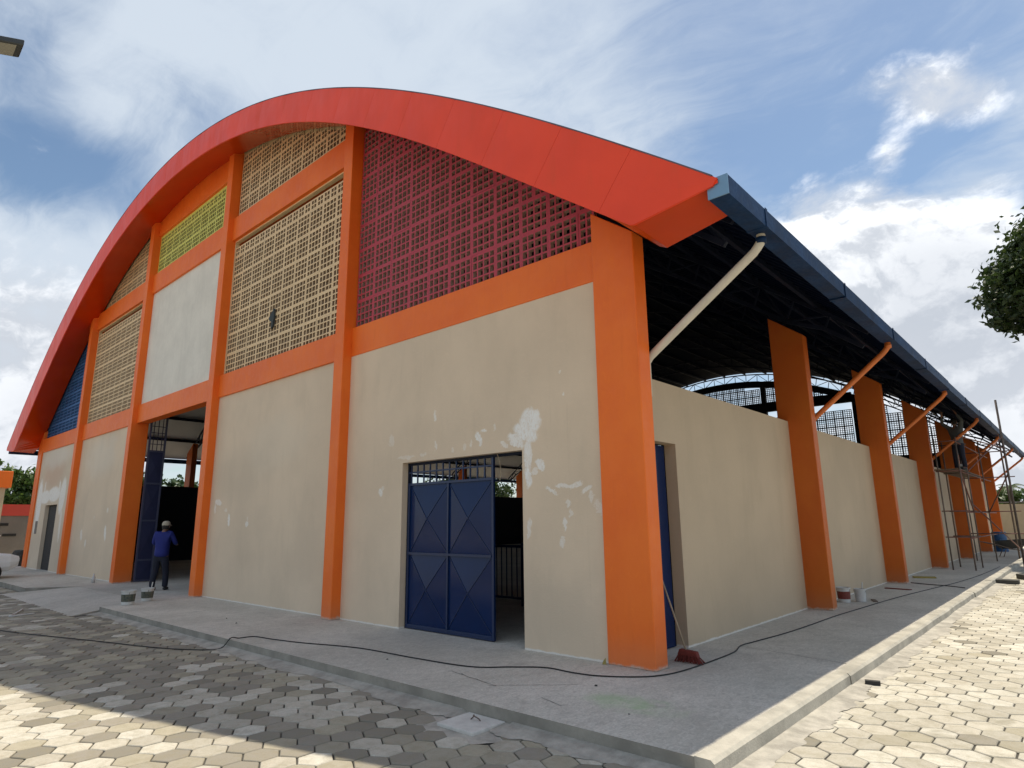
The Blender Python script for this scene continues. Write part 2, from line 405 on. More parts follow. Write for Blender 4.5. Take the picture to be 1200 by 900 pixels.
# screen blocks: paint on the faces, raw concrete inside the holes
def blockmats(key, c, inner):
    mat('screen_' + key, c, .6, var=.14, scale=2.5, objrand=.20)
    mat('hole_' + key, inner, .9, var=.25, scale=6)
blockmats('red', (.52, .055, .085), (.40, .25, .21))
blockmats('cream', (.88, .65, .37), (.42, .31, .21))
blockmats('green', (.78, .78, .18), (.42, .42, .16))
blockmats('blue', (.035, .16, .42), (.02, .07, .18))
blockmats('rear', (.045, .045, .06), (.03, .03, .035))

# ------------------------------------------------------------------ mesh helpers
class MB:
    def __init__(s): s.v = []; s.f = []; s.m = []
    def add(s, vs, fs, mi=0):
        o = len(s.v); s.v += [tuple(v) for v in vs]
        s.f += [tuple(i + o for i in f) for f in fs]; s.m += [mi] * len(fs)
        return s
    def box(s, x0, x1, y0, y1, z0, z1, mi=0):
        if x0 > x1: x0, x1 = x1, x0
        vs = [(x, y, z) for z in (z0, z1) for y in (y0, y1) for x in (x0, x1)]
        return s.add(vs, [(0, 2, 3, 1), (4, 5, 7, 6), (0, 1, 5, 4), (2, 6, 7, 3), (0, 4, 6, 2), (1, 3, 7, 5)], mi)
    def prism(s, poly, y0, y1, mi=0):               # outline in XZ pushed along Y
        n = len(poly)
        vs = [(x, y0, z) for x, z in poly] + [(x, y1, z) for x, z in poly]
        fs = [tuple(range(n)), tuple(range(2 * n - 1, n - 1, -1))]
        fs += [((i + 1) % n, i, i + n, (i + 1) % n + n) for i in range(n)]
        return s.add(vs, fs, mi)
    def prismx(s, poly, x0, x1, mi=0):              # outline in YZ pushed along X
        n = len(poly)
        vs = [(x0, y, z) for y, z in poly] + [(x1, y, z) for y, z in poly]
        fs = [tuple(range(n)), tuple(range(2 * n - 1, n - 1, -1))]
        fs += [((i + 1) % n, i, i + n, (i + 1) % n + n) for i in range(n)]
        return s.add(vs, fs, mi)
    def beam(s, a, b, w, h, mi=0):                  # rectangular bar from a to b
        a, b = Vector(a), Vector(b); d = (b - a).normalized()
        up = Vector((0, 0, 1)) if abs(d.z) < .95 else Vector((0, 1, 0))
        x = d.cross(up).normalized(); y = x.cross(d)
        vs = []
        for p in (a, b):
            for sx, sy in ((-1, -1), (1, -1), (1, 1), (-1, 1)): vs.append(p + x * sx * w / 2 + y * sy * h / 2)
        return s.add(vs, [(0, 3, 2, 1), (4, 5, 6, 7), (0, 1, 5, 4), (1, 2, 6, 5), (2, 3, 7, 6), (3, 0, 4, 7)], mi)
    def tube(s, pts, r, n=8, mi=0, cap=True):
        pts = [Vector(p) for p in pts]
        rr = r if isinstance(r, (list, tuple)) else [r] * len(pts)
        o = len(s.v); prev = None
        for i, p in enumerate(pts):
            d = (pts[min(i + 1, len(pts) - 1)] - pts[max(i - 1, 0)]).normalized()
            if prev is None:
                up = Vector((0, 0, 1)) if abs(d.z) < .9 else Vector((1, 0, 0))
                x = d.cross(up).normalized()
            else:
                x = (prev - d * prev.dot(d)).normalized()
            prev = x; y = d.cross(x)
            for k in range(n):
                a = 2 * math.pi * k / n
                s.v.append(tuple(p + (x * math.cos(a) + y * math.sin(a)) * rr[i]))
        for i in range(len(pts) - 1):
            for k in range(n):
                a = o + i * n + k; b = o + i * n + (k + 1) % n
                s.f.append((a, b, b + n, a + n)); s.m.append(mi)
        if cap:
            s.f.append(tuple(o + k for k in range(n - 1, -1, -1))); s.m.append(mi)
            q = o + (len(pts) - 1) * n
            s.f.append(tuple(q + k for k in range(n))); s.m.append(mi)
        return s
    def lathe(s, prof, n=20, c=(0, 0, 0), mi=0):    # prof = [(r, z)]
        o = len(s.v)
        for r, z in prof:
            for k in range(n):
                a = 2 * math.pi * k / n
                s.v.append((c[0] + r * math.cos(a), c[1] + r * math.sin(a), c[2] + z))
        for i in range(len(prof) - 1):
            for k in range(n):
                a = o + i * n + k; b = o + i * n + (k + 1) % n
                s.f.append((a, b, b + n, a + n)); s.m.append(mi)
        return s
    def mesh(s, name, mats, smooth=False, fix=True):
        me = bpy.data.meshes.new(name)
        me.from_pydata(s.v, [], s.f)
        for k in mats: me.materials.append(MATS[k])
        me.polygons.foreach_set('material_index', s.m)
        if smooth: me.polygons.foreach_set('use_smooth', [True] * len(s.f))
        if fix:
            bm = bmesh.new(); bm.from_mesh(me)
            bmesh.ops.recalc_face_normals(bm, faces=bm.faces[:])
            bm.to_mesh(me); bm.free()
        me.update()
        return me
    def build(s, name, mats, parent=None, smooth=False, fix=True, bevel=0.0):
        if isinstance(mats, str): mats = [mats]
        o = link(name, s.mesh(name, mats, smooth, fix), parent)
        if bevel:
            bv = o.modifiers.new('bevel', 'BEVEL'); bv.width = bevel; bv.segments = 2; bv.limit_method = 'ANGLE'
        return o
def link(name, me, parent=None, loc=None):
    o = bpy.data.objects.new(name, me)
    col.objects.link(o)
    if parent is not None: o.parent = parent
    if loc is not None: o.location = loc
    return o
def empty(name, loc=(0, 0, 0), rz=0.0):
    o = bpy.data.objects.new(name, None); col.objects.link(o)
    o.empty_display_size = .2
    o.location = loc; o.rotation_euler = (0, 0, rz)
    return o
def tag(o, label=None, cat=None, group=None, kind=None):
    if label: o['label'] = label
    if cat: o['category'] = cat
    if group: o['group'] = group
    if kind: o['kind'] = kind
    return o

# ------------------------------------------------------------------ ground, slab, kerb
ZP = -0.12                      # level of the paving, slab top is z = 0
gm = MB().add([(-900, -900, -.19), (900, -900, -.19), (900, 900, -.19), (-900, 900, -.19)], [(0, 1, 2, 3)])
tag(gm.build('ground', 'dirt'), kind='structure')

pave = MB()
pave.add([(-34, -14, ZP - .014), (2.1, -14, ZP - .014), (2.1, -2.0, ZP - .014), (-34, -2.0, ZP - .014)], [(0, 1, 2, 3)])
pave.add([(2.1, -14, ZP - .014), (20, -14, ZP - .014), (20, 46, ZP - .014), (2.1, 46, ZP - .014)], [(0, 1, 2, 3)])
pavement = tag(pave.build('pavement', 'joint_bed'), kind='structure')

# slab around and under the hall, with a notch for the gate ramp
sl = MB()
YS = -2.10
outline = [(-31.5, YS), (-17.4, YS), (-16.7, -1.05), (-11.6, -1.05), (-11.0, YS), (2.066, YS), (2.066, 39.0), (-31.5, 39.0)]
n = len(outline)
sl.add([(x, y, 0) for x, y in outline] + [(x, y, -.18) for x, y in outline],
       [tuple(range(n)), tuple(range(2 * n - 1, n - 1, -1))] + [((i + 1) % n, i, i + n, (i + 1) % n + n) for i in range(n)])
sl.m = [0, 1] + [1] * n
slab = tag(sl.build('pavement_slab', ['slab_concrete', 'slab_edge']), kind='structure')
rp = MB().add([(-16.72, -1.04, -.004), (-11.58, -1.04, -.004), (-10.95, -2.62, ZP - .008), (-17.6, -2.62, ZP - .008),
               (-16.72, -1.04, -.18), (-11.58, -1.04, -.18), (-10.95, -2.62, -.18), (-17.6, -2.62, -.18)],
              [(0, 1, 2, 3), (4, 7, 6, 5), (0, 4, 5, 1), (1, 5, 6, 2), (2, 6, 7, 3), (3, 7, 4, 0)])
tag(rp.build('gate_ramp', 'slab_concrete'), kind='structure')
# kerb stones along the right side
kerb = empty('kerb', (2.14, -2.1, ZP)); tag(kerb, kind='structure')
y = YS - .02
i = 0
while y < 39:
    L = 3.3 + random.uniform(-.1, .1)
    kb = MB(); j = random.uniform(-.012, .012); t = random.uniform(.004, .016)
    ns = 7; pts = []
    for q in range(ns):
        yy = y + .006 + (L - .012) * q / (ns - 1)
        wz = .006 * mnoise.noise(Vector((yy * 1.3, 3, 0))); wx = .012 * mnoise.noise(Vector((yy * .9, 7, 0)))
        pts.append((yy, wx, wz))
    vs = []
    for yy, wx, wz in pts:
        vs += [(2.07, yy, -.16), (2.07, yy, t + wz), (2.20 + j + wx, yy, t + wz - .003), (2.225 + j + wx, yy, t + wz - .025), (2.235 + j + wx, yy, -.16)]
    fs = []
    for q in range(ns - 1):
        for k in range(4): a = q * 5 + k; fs.append((a, a + 1, a + 6, a + 5))
    fs += [(0, 1, 2, 3, 4), tuple((ns - 1) * 5 + k for k in (4, 3, 2, 1, 0))]
    kb.add(vs, fs)
    o = kb.build('kerb_stone', 'kerb_conc', kerb); o.matrix_parent_inverse = Matrix.Translation(-Vector(kerb.location))
    y += L

def crack(pts, w):
    m = MB(); vs = []
    for i, (x, y) in enumerate(pts):
        a = Vector(pts[max(i - 1, 0)]); b = Vector(pts[min(i + 1, len(pts) - 1)]); d = (b - a).normalized()
        ww = w * random.uniform(.5, 1.2) / 2
        vs += [(x - d.y * ww, y + d.x * ww, .002), (x + d.y * ww, y - d.x * ww, .002)]
    m.add(vs, [(2 * i, 2 * i + 1, 2 * i + 3, 2 * i + 2) for i in range(len(pts) - 1)])
    m.build('slab_joint', 'crack', slab, fix=False)
def wavy(a, b, n_, amp):
    return [(a[0] + (b[0] - a[0]) * i / n_ + amp * mnoise.noise(Vector((i * .6, a[0], 1))), a[1] + (b[1] - a[1]) * i / n_ + amp * mnoise.noise(Vector((i * .6, a[1], 5)))) for i in range(n_ + 1)]
crack(wavy((-1.15, -1.42), (-.32, -1.58), 14, .015), .010)
crack(wavy((-.40, -1.62), (.28, -1.02), 14, .012), .007)
crack(wavy((.30, -1.62), (.62, -1.72), 8, .01), .008)
for yj in (1.9, 6.55, 12.6, 18.7): crack(wavy((.75, yj), (2.06, yj - .25), 14, .02), .010)
for xj in (-5.7, -8.6, -11.2): crack(wavy((xj, -.2), (xj + .1, -2.1), 14, .02), .007)
# mortar smears beside slab and kerb
def strip(path_fn, t0, t1, n, w_fn, name):
    m = MB(); vs = []
    for i in range(n + 1):
        t = t0 + (t1 - t0) * i / n
        a, b = path_fn(t, w_fn(t)); vs += [a, b]
    m.add(vs, [(2 * i, 2 * i + 1, 2 * i + 3, 2 * i + 2) for i in range(n)])
    o = m.build(name, 'mortar', pavement)
    return o
nz = lambda t, s, k: mnoise.noise(Vector((t * s, k, .3)))
strip(lambda t, w: ((t, YS + .01, ZP + (.034 if abs(t - .07) > .3 else .014)), (t, YS - w, ZP + .003)), -10.9, 2.3, 500,
      lambda t: max(.14, .20 + .12 * nz(t, .8, 1) + .10 * nz(t, 3.5, 2) + .04 * nz(t, 14, 3)), 'mortar_strip')
strip(lambda t, w: ((2.2, t, ZP + .022), (2.235 + w, t, ZP + .003)), -2.4, 38, 900,
      lambda t: max(.15, .19 + .10 * nz(t, .8, 5) + .10 * nz(t, 3.5, 6) + .05 * nz(t, 14, 7)), 'mortar_strip')

# hexagonal pavers
P_ = .2622; RH = .1462; ROW = P_ * math.sqrt(3) / 2
def hexverts(cx, cy, dz, tx, ty, r=RH, rot=0.0):
    out = []
    for rr, z in ((r, -.03), (r, -.006), (r - .007, 0.0)):
        for k in range(6):
            a = math.pi / 6 + k * math.pi / 3 + rot
            x, yy = rr * math.cos(a), rr * math.sin(a)
            out.append((cx + x, cy + yy, ZP + z + dz + x * tx + yy * ty))
    return out
HF = []
for lv in range(2):
    for k in range(6): a = lv * 6 + k; b = lv * 6 + (k + 1) % 6; HF.append((a, b, b + 6, a + 6))
HF.append(tuple(range(12, 18)))
LIGHTS = [(.53, .49, .405), (.57, .535, .45), (.49, .45, .37), (.61, .575, .49), (.46, .425, .35)]
DARKS = [(.26, .235, .19), (.30, .27, .22), (.22, .20, .16), (.36, .325, .25), (.40, .36, .27)]
hexes = []
ox, oy = -.641, -3.404
j0, j1 = int((-9.5 - oy) / ROW), int((42 - oy) / ROW)
for j in range(j0, j1):
    yy = oy + j * ROW
    for i in range(-120, 90):
        xx = ox + i * P_ + (j % 2) * P_ / 2
        if xx < -26 or xx > 17: continue
        front = yy < -2.26
        if front:
            if -17.75 < xx < -10.8 and yy > -2.55: continue
        else:
            if xx < 2.33: continue
        if -.27 < xx < .41 and yy > -2.63 and yy < -2 and front: continue
        pr = topix((xx, yy, ZP))
        if yy > 12 and xx > 4.5 + (yy - 12) * .12: continue
        ins = pr is not None and 0 <= pr[0] <= 1200 and pr[1] <= 905
        hexes.append(((Vector((xx, yy, ZP)) - CP).length, xx, yy, ins))
hexes.sort()
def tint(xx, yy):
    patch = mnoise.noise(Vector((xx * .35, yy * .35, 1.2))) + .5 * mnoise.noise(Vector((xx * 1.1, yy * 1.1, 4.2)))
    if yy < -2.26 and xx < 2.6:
        pd = .80 + .5 * patch  # more dark pavers in the hall's shadow, shade put into the tint
        if yy < -3.7 + .25 * min(0, xx): pd -= .32  # past the shadow edge: paler mix painted in for the sun
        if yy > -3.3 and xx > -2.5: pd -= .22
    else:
        pd = .05 + .35 * patch  # sunlit side: few dark pavers, sunlight put into the tint
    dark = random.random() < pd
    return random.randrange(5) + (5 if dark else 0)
TINTS = LIGHTS + DARKS
def settint(me, cols):
    at = me.attributes.new('tint', 'FLOAT_COLOR', 'POINT')
    at.data.foreach_set('color', cols)
variants = []
for k in range(30):
    me = bpy.data.meshes.new('paver')
    vs = hexverts(0, 0, random.uniform(-.003, .003), random.uniform(-.012, .012), random.uniform(-.012, .012), RH - random.uniform(0, .004), random.uniform(-.02, .02))
    me.from_pydata([(x, y, z - ZP) for x, y, z in vs], [], HF)
    me.materials.append(MATS['paver_concrete'])
    c = TINTS[k % 10]; u = random.uniform(.92, 1.08)
    settint(me, [q for _ in range(18) for q in (c[0] * u, c[1] * u, c[2] * u, 1)])
    variants.append(me)
nind = 0; bv, bf, bc = [], [], []
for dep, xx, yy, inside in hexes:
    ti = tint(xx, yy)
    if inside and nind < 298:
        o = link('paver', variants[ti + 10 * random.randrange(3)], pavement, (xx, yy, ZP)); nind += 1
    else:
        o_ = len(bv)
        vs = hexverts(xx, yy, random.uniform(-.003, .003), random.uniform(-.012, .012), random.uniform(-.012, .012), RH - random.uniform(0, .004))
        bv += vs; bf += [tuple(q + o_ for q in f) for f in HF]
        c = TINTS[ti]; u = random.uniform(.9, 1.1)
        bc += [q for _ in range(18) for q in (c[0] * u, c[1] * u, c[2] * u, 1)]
me = bpy.data.meshes.new('paver_field'); me.from_pydata(bv, [], bf); me.materials.append(MATS['paver_concrete']); settint(me, bc)
tag(link('paver_field', me, pavement), kind='stuff')

# ------------------------------------------------------------------ the hall
XC = -14.04
def zu(x):
    d = x - XC; d2 = d * d
    return 11.9201 - .0274979 * d2 - 3.229468e-6 * d2 * d2 + 2.194668e-8 * d2 ** 3
def zl_raw(x):
    d = x + 13.80; d2 = d * d
    return 11.2078 - .0276446 * d2 - 3.58069e-5 * d2 * d2 + 1.3235076e-7 * d2 ** 3
XT0, XT1 = -30.18, 2.10
def zl(x):
    e = 4.74 + .12 * max(0, (abs(x - XC) - 15.1)) / 1.0
    return max(zl_raw(x), e)
def zw(x):                                          # where the soffit meets the wall
    f = max(0, min(1, (15.0 - abs(x - XC)) / .6))
    return zl(x) + .35 * f
hall = empty('sports_hall', (0, 0, 0))
tag(hall, 'large beige and orange sports hall with red arched roof front and coloured block screens', 'sports hall')

FC = [(-28.70, -28.08), (-22.74, -22.44), (-17.10, -16.80), (-11.46, -11.16), (-5.82, -5.52), (0.0, .62)]   # front columns
PROUD = -.19
ZB, ZT, ZU, ZV = 4.667, 5.228, 8.823, 9.456
# columns
for k, (a, b) in enumerate(FC):
    corner = k in (0, 5)
    y0, y1 = (-.055, .21) if corner else (PROUD, .30)
    top = (lambda x: zu(x) - .93) if corner else (lambda x: zw(x) + .06)
    m = MB().prism([(a, 0), (b, 0), (b, top(b)), (a, top(a))], y0, y1)
    m.build('column', 'orange_paint', hall, bevel=.012)
bays = [(FC[k][1], FC[k + 1][0]) for k in range(5)]
# lower front walls with their openings
doors = {4: (-3.905, -1.305, 2.565), 0: (-26.45, -24.75, 2.45)}
WT = .17
for k, mt in ((4, 'wall_bay5'), (3, 'wall_bay4'), (1, 'wall_bay2'), (0, 'wall_bay1')):
    a, b = bays[k]
    if k in doors:
        d0, d1, h = doors[k]
        poly = [(a, 0), (d0, 0), (d0, h), (d1, h), (d1, 0), (b, 0), (b, ZB), (a, ZB)]
    else:
        poly = [(a, 0), (b, 0), (b, ZB), (a, ZB)]
    w = MB().prism(poly, 0, WT)
    ob = w.build('front_wall', [mt], hall)
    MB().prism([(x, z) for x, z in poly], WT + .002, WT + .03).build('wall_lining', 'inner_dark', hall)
# lower and upper beams
for k, (a, b) in enumerate(bays):
    f = -.012 if k == 4 else -.045
    MB().box(a, b, f, .24, ZB, ZT).build('beam', 'orange_paint', hall, bevel=.008)
    if k in (1, 2, 3):
        MB().box(a, b, -.045, .24, ZU, ZV).build('beam', 'orange_paint', hall, bevel=.008)
a, b = bays[2]
MB().box(a, b, .02, .18, ZT, ZU).build('plain_panel', 'bare_panel', hall)
HB0 = 10.80
hp = [a + (b - a) * i / 12 for i in range(13)]
MB().prism([(x, HB0) for x in hp] + [(x, zw(x) + .06) for x in reversed(hp)], -.03, .22).build('beam', 'orange_paint', hall, bevel=.008)

# pierced block, w x h with nx x nz holes
BS = .5228
BLOCKS = {}
def blockmesh(key, nx, nz_, lod=False):
    kk = (key, nx, nz_)
    if kk in BLOCKS: return BLOCKS[kk]
    border, bar = .035, .027
    step = BS / 4
    def edges(nn):
        e = [0.0]
        W = BS * nn / 4
        for i in range(nn):
            l = i * step + (border if i == 0 else bar / 2)
            r = (i + 1) * step - (border if i == nn - 1 else bar / 2)
            e += [l, r]
        e.append(W)
        return e
    ex, ez = edges(nx), edges(nz_)
    m = MB(); dp = .075
    for i in range(len(ex) - 1):
        for j in range(len(ez) - 1):
            x0, x1, z0, z1 = ex[i], ex[i + 1], ez[j], ez[j + 1]
            if i % 2 == 1 and j % 2 == 1:
                m.add([(x0, 0, z0), (x1, 0, z0), (x1, 0, z1), (x0, 0, z1), (x0, dp, z0), (x1, dp, z0), (x1, dp, z1), (x0, dp, z1)],
                      [(0, 1, 5, 4), (1, 2, 6, 5), (2, 3, 7, 6), (3, 0, 4, 7)], 1)
            else:
                m.add([(x0, 0, z0), (x1, 0, z0), (x1, 0, z1), (x0, 0, z1)], [(0, 1, 2, 3)], 0)
                m.add([(x0, dp, z0), (x1, dp, z0), (x1, dp, z1), (x0, dp, z1)], [(3, 2, 1, 0)], 1)
    me = m.mesh('block', ['screen_' + key, 'hole_' + key], fix=False)
    BLOCKS[kk] = me
    return me
YB = .055
def screen(key, a, b, z0, ztop, x_start, capped=None):
    # painted lip and top infill of the screen: one part, its blocks are sub-parts
    lip = MB()
    N = 24
    if capped is None:
        low = [(a + (b - a) * i / N) for i in range(N + 1)]
        poly = [(x, max(z0 + .01, ztop(x) - .03)) for x in low] + [(x, max(z0 + .02, ztop(x) + .30)) for x in reversed(low)]
        lip.prism(poly, YB + .02, YB + .07)
    else:
        lip.box(a, b, YB - .01, YB + .09, capped - .035, capped + .0)
        lip.box(a, a + .02, YB - .008, YB + .09, z0, capped - .035)
    part = lip.build('block_screen', ['screen_' + key], hall)
    cap = capped - .035 if capped is not None else None
    def fits(x0, x1, zb, zt):
        if cap is not None: return zt <= cap + .03
        return zt < min(ztop(x0), ztop(x1)) + .22
    x = x_start
    while x < b - .05:
        z = z0
        while True:
            if z > ztop(x + BS / 2) + .4 or (cap is not None and z > cap - .08): break
            w4 = min(4, int(round((b - x) / (BS / 4))))
            if x < a - .02:
                pass
            if w4 >= 1:
                if fits(x, x + BS * w4 / 4, z, z + BS):
                    link('block', blockmesh(key, w4, 4), part, (x + random.uniform(-.0015, .0015), YB + random.uniform(-.002, .002), z + random.uniform(-.001, .002))).rotation_euler = (random.uniform(-.003, .003), random.uniform(-.003, .003), random.uniform(-.003, .003))
                else:
                    for sx in range(0, w4, 2):
                        for sz in (0, 2):
                            ww = min(2, w4 - sx)
                            xx, zz_ = x + sx * BS / 4, z + sz * BS / 4
                            if fits(xx, xx + ww * BS / 4, zz_, zz_ + BS / 2):
                                link('block', blockmesh(key, ww, 2), part, (xx, YB, zz_))
            z += BS
        x += BS
    return part
a, b = bays[4]; screen('red', a, b, ZT, zw, -5.50)
a, b = bays[3]; screen('cream', a, b, ZT, lambda x: ZU, -11.12, capped=ZU); screen('cream', a, b, ZV, zw, -11.12)
a, b = bays[2]; screen('green', a, b, ZV, lambda x: HB0, -16.79, capped=HB0)
a, b = bays[1]; screen('cream', a, b, ZT, lambda x: ZU, -22.42, capped=ZU); screen('cream', a, b, ZV, zw, -22.42)
a, b = bays[0]; screen('blue', a, b, ZT, zw, -28.05)
# rag caught in the cream screen
rg = MB().prism([(-8.95, 6.20), (-8.86, 6.30), (-8.72, 6.40), (-8.70, 6.2), (-8.74, 5.98), (-8.81, 5.94), (-8.81, 6.10), (-8.89, 6.15)], YB - .05, YB - .01)
rg.build('torn_rag', 'rag_grey', hall)

# fascia: backing sheet and separate metal panels, soffit, roof
NS = 120
xs = [XT0 + (XT1 - XT0) * i / NS for i in range(NS + 1)]
fb = MB(); vs = []
for x in xs: vs += [(x, -.885, zu(x) - .02), (x, -.885, min(zl(x) + .012, zu(x) - .021))]
fb.add(vs, [(2 * i, 2 * i + 1, 2 * i + 3, 2 * i + 2) for i in range(NS)])
fascia = fb.build('fascia', 'fascia_red', hall, fix=False)
def normal2(x):
    s_ = (zu(x + .05) - zu(x - .05)) / .1
    q = math.hypot(1, s_); return (-s_ / q, 1 / q)
# seam positions by arc length along the upper edge
arc = [0.0]
for i in range(NS): arc.append(arc[-1] + math.hypot(xs[i + 1] - xs[i], zu(xs[i + 1]) - zu(xs[i])))
def at_arc(s_):
    for i in range(NS):
        if arc[i + 1] >= s_:
            t = (s_ - arc[i]) / (arc[i + 1] - arc[i]); return xs[i] + t * (xs[i + 1] - xs[i])
    return xs[-1]
NP = 30
for k in range(NP):
    s0, s1 = arc[-1] * k / NP + .0022, arc[-1] * (k + 1) / NP - .0022
    if k == 0: s0 = 0
    if k == NP - 1: s1 = arc[-1]
    m = MB(); vs = []; q = 6 if 0 < k < NP - 2 else 24
    for i in range(q + 1):
        x = at_arc(s0 + (s1 - s0) * i / q)
        nx_, nz_ = normal2(x)
        # foot of the radial seam on the lower edge
        lo_, hi_ = 0.0, 1.6
        for _ in range(24):
            md = (lo_ + hi_) / 2
            xx, zz_ = x - nx_ * md, zu(x) - nz_ * md
            if zz_ > zl(xx): lo_ = md
            else: hi_ = md
        xb, zb = x - nx_ * lo_, zu(x) - nz_ * lo_
        bow = -.012 * math.sin(math.pi * i / q)
        vs += [(x, -.90 + bow * .4, zu(x)), ((x + xb) / 2, -.902 + bow, (zu(x) + zb) / 2), (xb, -.90 + bow * .4, zb), (xb, -.875, zb), (x, -.875, zu(x))]
    fs = []
    for i in range(q):
        for e in range(4): a_ = i * 5 + e; fs.append((a_, a_ + 1, a_ + 6, a_ + 5))
    fs += [(0, 4, 3, 2, 1), tuple(q * 5 + e for e in (0, 1, 2, 3, 4))]
    m.add(vs, fs)
    m.build('fascia_panel', 'fascia_red', fascia)
so = MB(); vs = []
NQ = 320
for i in range(NQ + 1):
    x = XT0 + .06 + (XT1 - XT0 - .12) * i / NQ
    f_ = max(0, min(1, (abs(x - XC) - 14.4) / .6))
    vs += [(x, -.872, zl(x) + .004), (x, .005 - .15 * f_ - .12 * max(0, abs(x - XC) - 15.1), zw(x) - .02 * f_)]
so.add(vs, [(2 * i, 2 * i + 2, 2 * i + 3, 2 * i + 1) for i in range(NQ)])
so.build('soffit', 'soffit_red', hall, smooth=False, fix=False)

# roof sheets: ribbed arch shell, one sheet strip per bay of length
YR0, YR1 = -.907, 37.55
def shell(x0, x1, y0, y1, nx, matu, name):
    m = MB(); vs = []
    for i in range(nx + 1):
        x = x0 + (x1 - x0) * i / nx
        vs += [(x, y0, zu(x) + .014), (x, y1, zu(x) + .014), (x, y1, zu(x) - .005), (x, y0, zu(x) - .005)]
    for i in range(nx):
        q = i * 4
        m.add([], [], 0)
        m.f += [(q, q + 4, q + 5, q + 1), (q + 3, q, q + 4, q + 7), (q + 1, q + 5, q + 6, q + 2)]; m.m += [0, 0, 0]
        m.f.append((q + 2, q + 6, q + 7, q + 3)); m.m.append(1)
    m.v = [tuple(v) for v in vs]
    return m.build(name, ['roof_top', matu], hall, smooth=False, fix=False)
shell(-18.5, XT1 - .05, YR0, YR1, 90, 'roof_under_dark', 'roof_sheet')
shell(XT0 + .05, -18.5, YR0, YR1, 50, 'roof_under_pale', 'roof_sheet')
# ribs of the trapezoidal sheet on the underside, seen near the eave
yr = -.6
rb = MB()
while yr < 24:
    n_ = 16; vs = []
    for i in range(n_ + 1):
        x = -7.0 + 8.9 * i / n_
        vs += [(x, yr, zu(x) - .006), (x, yr + .02, zu(x) - .035), (x, yr + .06, zu(x) - .035), (x, yr + .08, zu(x) - .006)]
    fs = []
    for i in range(n_):
        for e in range(3): a_ = i * 4 + e; fs.append((a_, a_ + 4, a_ + 5, a_ + 1))
    rb.add(vs, fs)
    yr += .33
tag(rb.build('sheet_ribs', 'roof_under_dark', hall), kind='stuff')

# purlins and arch trusses
SP = arc[-1] / 24
for k in range(1, 24):
    x = at_arc(SP * k); nx_, nz_ = normal2(x)
    z = zu(x) - .085
    MB().beam((x, -.5, z), (x, 37.4, z), .07, .12).build('purlin', 'steel_dark', hall)
TY = [.30 + 6.16 * k for k in range(7)]
for y in TY:
    m = MB(); N = 44; tp, bt = [], []
    for i in range(N + 1):
        s_ = arc[-1] * (.012 + .976 * i / N); x = at_arc(s_); nx_, nz_ = normal2(x)
        dpt = .52 if 1 < i < N - 1 else .30
        tp.append(Vector((x, y, zu(x) - .18))); bt.append(Vector((x - nx_ * dpt * .6, y, zu(x) - .18 - dpt * nz_ - .02)))
    for i in range(N):
        m.beam(tp[i], tp[i + 1], .06, .07); m.beam(bt[i], bt[i + 1], .06, .07)
        m.beam(tp[i], bt[i], .035, .035)
        m.beam(*((tp[i], bt[i + 1]) if i % 2 else (bt[i], tp[i + 1])), .035, .035)
    m.build('roof_truss', 'steel_dark', hall)

# side columns and low side walls
CY = [0.0, 6.04, 12.17, 18.36, 24.62, 30.82, 36.95]
CT = .25
for sgn in (1, -1):
    fx = (lambda x: x) if sgn == 1 else (lambda x: 2 * XC - x)
    for k, y in enumerate(CY):
        if k == 0: continue
        x0, x1 = fx(.08), fx(.71)
        if x0 > x1: x0, x1 = x1, x0
        MB().prism([(x0, 0), (x1, 0), (x1, zu(x1) - .90), (x0, zu(x0) - .90)], y, y + CT).build('column', 'orange_eave_shade', hall, bevel=.012)
    for k in range(6):
        y0 = (.21 if k == 0 else CY[k] + CT); y1 = CY[k + 1]
        xo, xi, xl = fx(.27), fx(.10), fx(.07)
        if k == 0 and sgn == 1:
            poly = [(y0, 2.62), (1.39, 2.62), (1.39, 0), (y1, 0), (y1, 3.45), (y0, 3.45)]
        else:
            poly = [(y0, 0), (y1, 0), (y1, 3.45), (y0, 3.45)]
        w = MB().prismx(poly, min(xi, xo), max(xi, xo)); w.build('side_wall', 'wall_side', hall)
        if not (k == 0 and sgn == 1): poly = [(y0, 0), (y1 + CT - .002, 0), (y1 + CT - .002, 3.43), (y0, 3.43)]
        else: poly = [(y0, 2.62), (1.39, 2.62), (1.39, 0), (y1 + CT - .002, 0), (y1 + CT - .002, 3.43), (y0, 3.43)]
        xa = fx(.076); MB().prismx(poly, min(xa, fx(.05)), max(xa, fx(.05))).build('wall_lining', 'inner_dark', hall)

# rear gable: orange columns, beams and arch coloured near-black for their deep shade
YG = 37.0
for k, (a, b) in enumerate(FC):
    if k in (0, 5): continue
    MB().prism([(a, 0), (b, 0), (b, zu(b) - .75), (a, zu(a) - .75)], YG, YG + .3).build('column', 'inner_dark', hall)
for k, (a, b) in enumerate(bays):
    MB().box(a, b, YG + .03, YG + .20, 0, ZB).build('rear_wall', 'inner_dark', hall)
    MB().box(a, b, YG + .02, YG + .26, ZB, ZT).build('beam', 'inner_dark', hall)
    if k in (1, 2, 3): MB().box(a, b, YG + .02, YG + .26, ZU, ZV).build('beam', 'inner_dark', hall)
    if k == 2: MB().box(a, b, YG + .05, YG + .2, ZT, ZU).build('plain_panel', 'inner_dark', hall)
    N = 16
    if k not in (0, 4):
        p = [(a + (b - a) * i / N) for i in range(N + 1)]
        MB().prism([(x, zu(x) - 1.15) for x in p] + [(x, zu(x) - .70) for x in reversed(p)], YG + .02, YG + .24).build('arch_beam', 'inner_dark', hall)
rs = MB()
blk = blockmesh('rear', 4, 4)
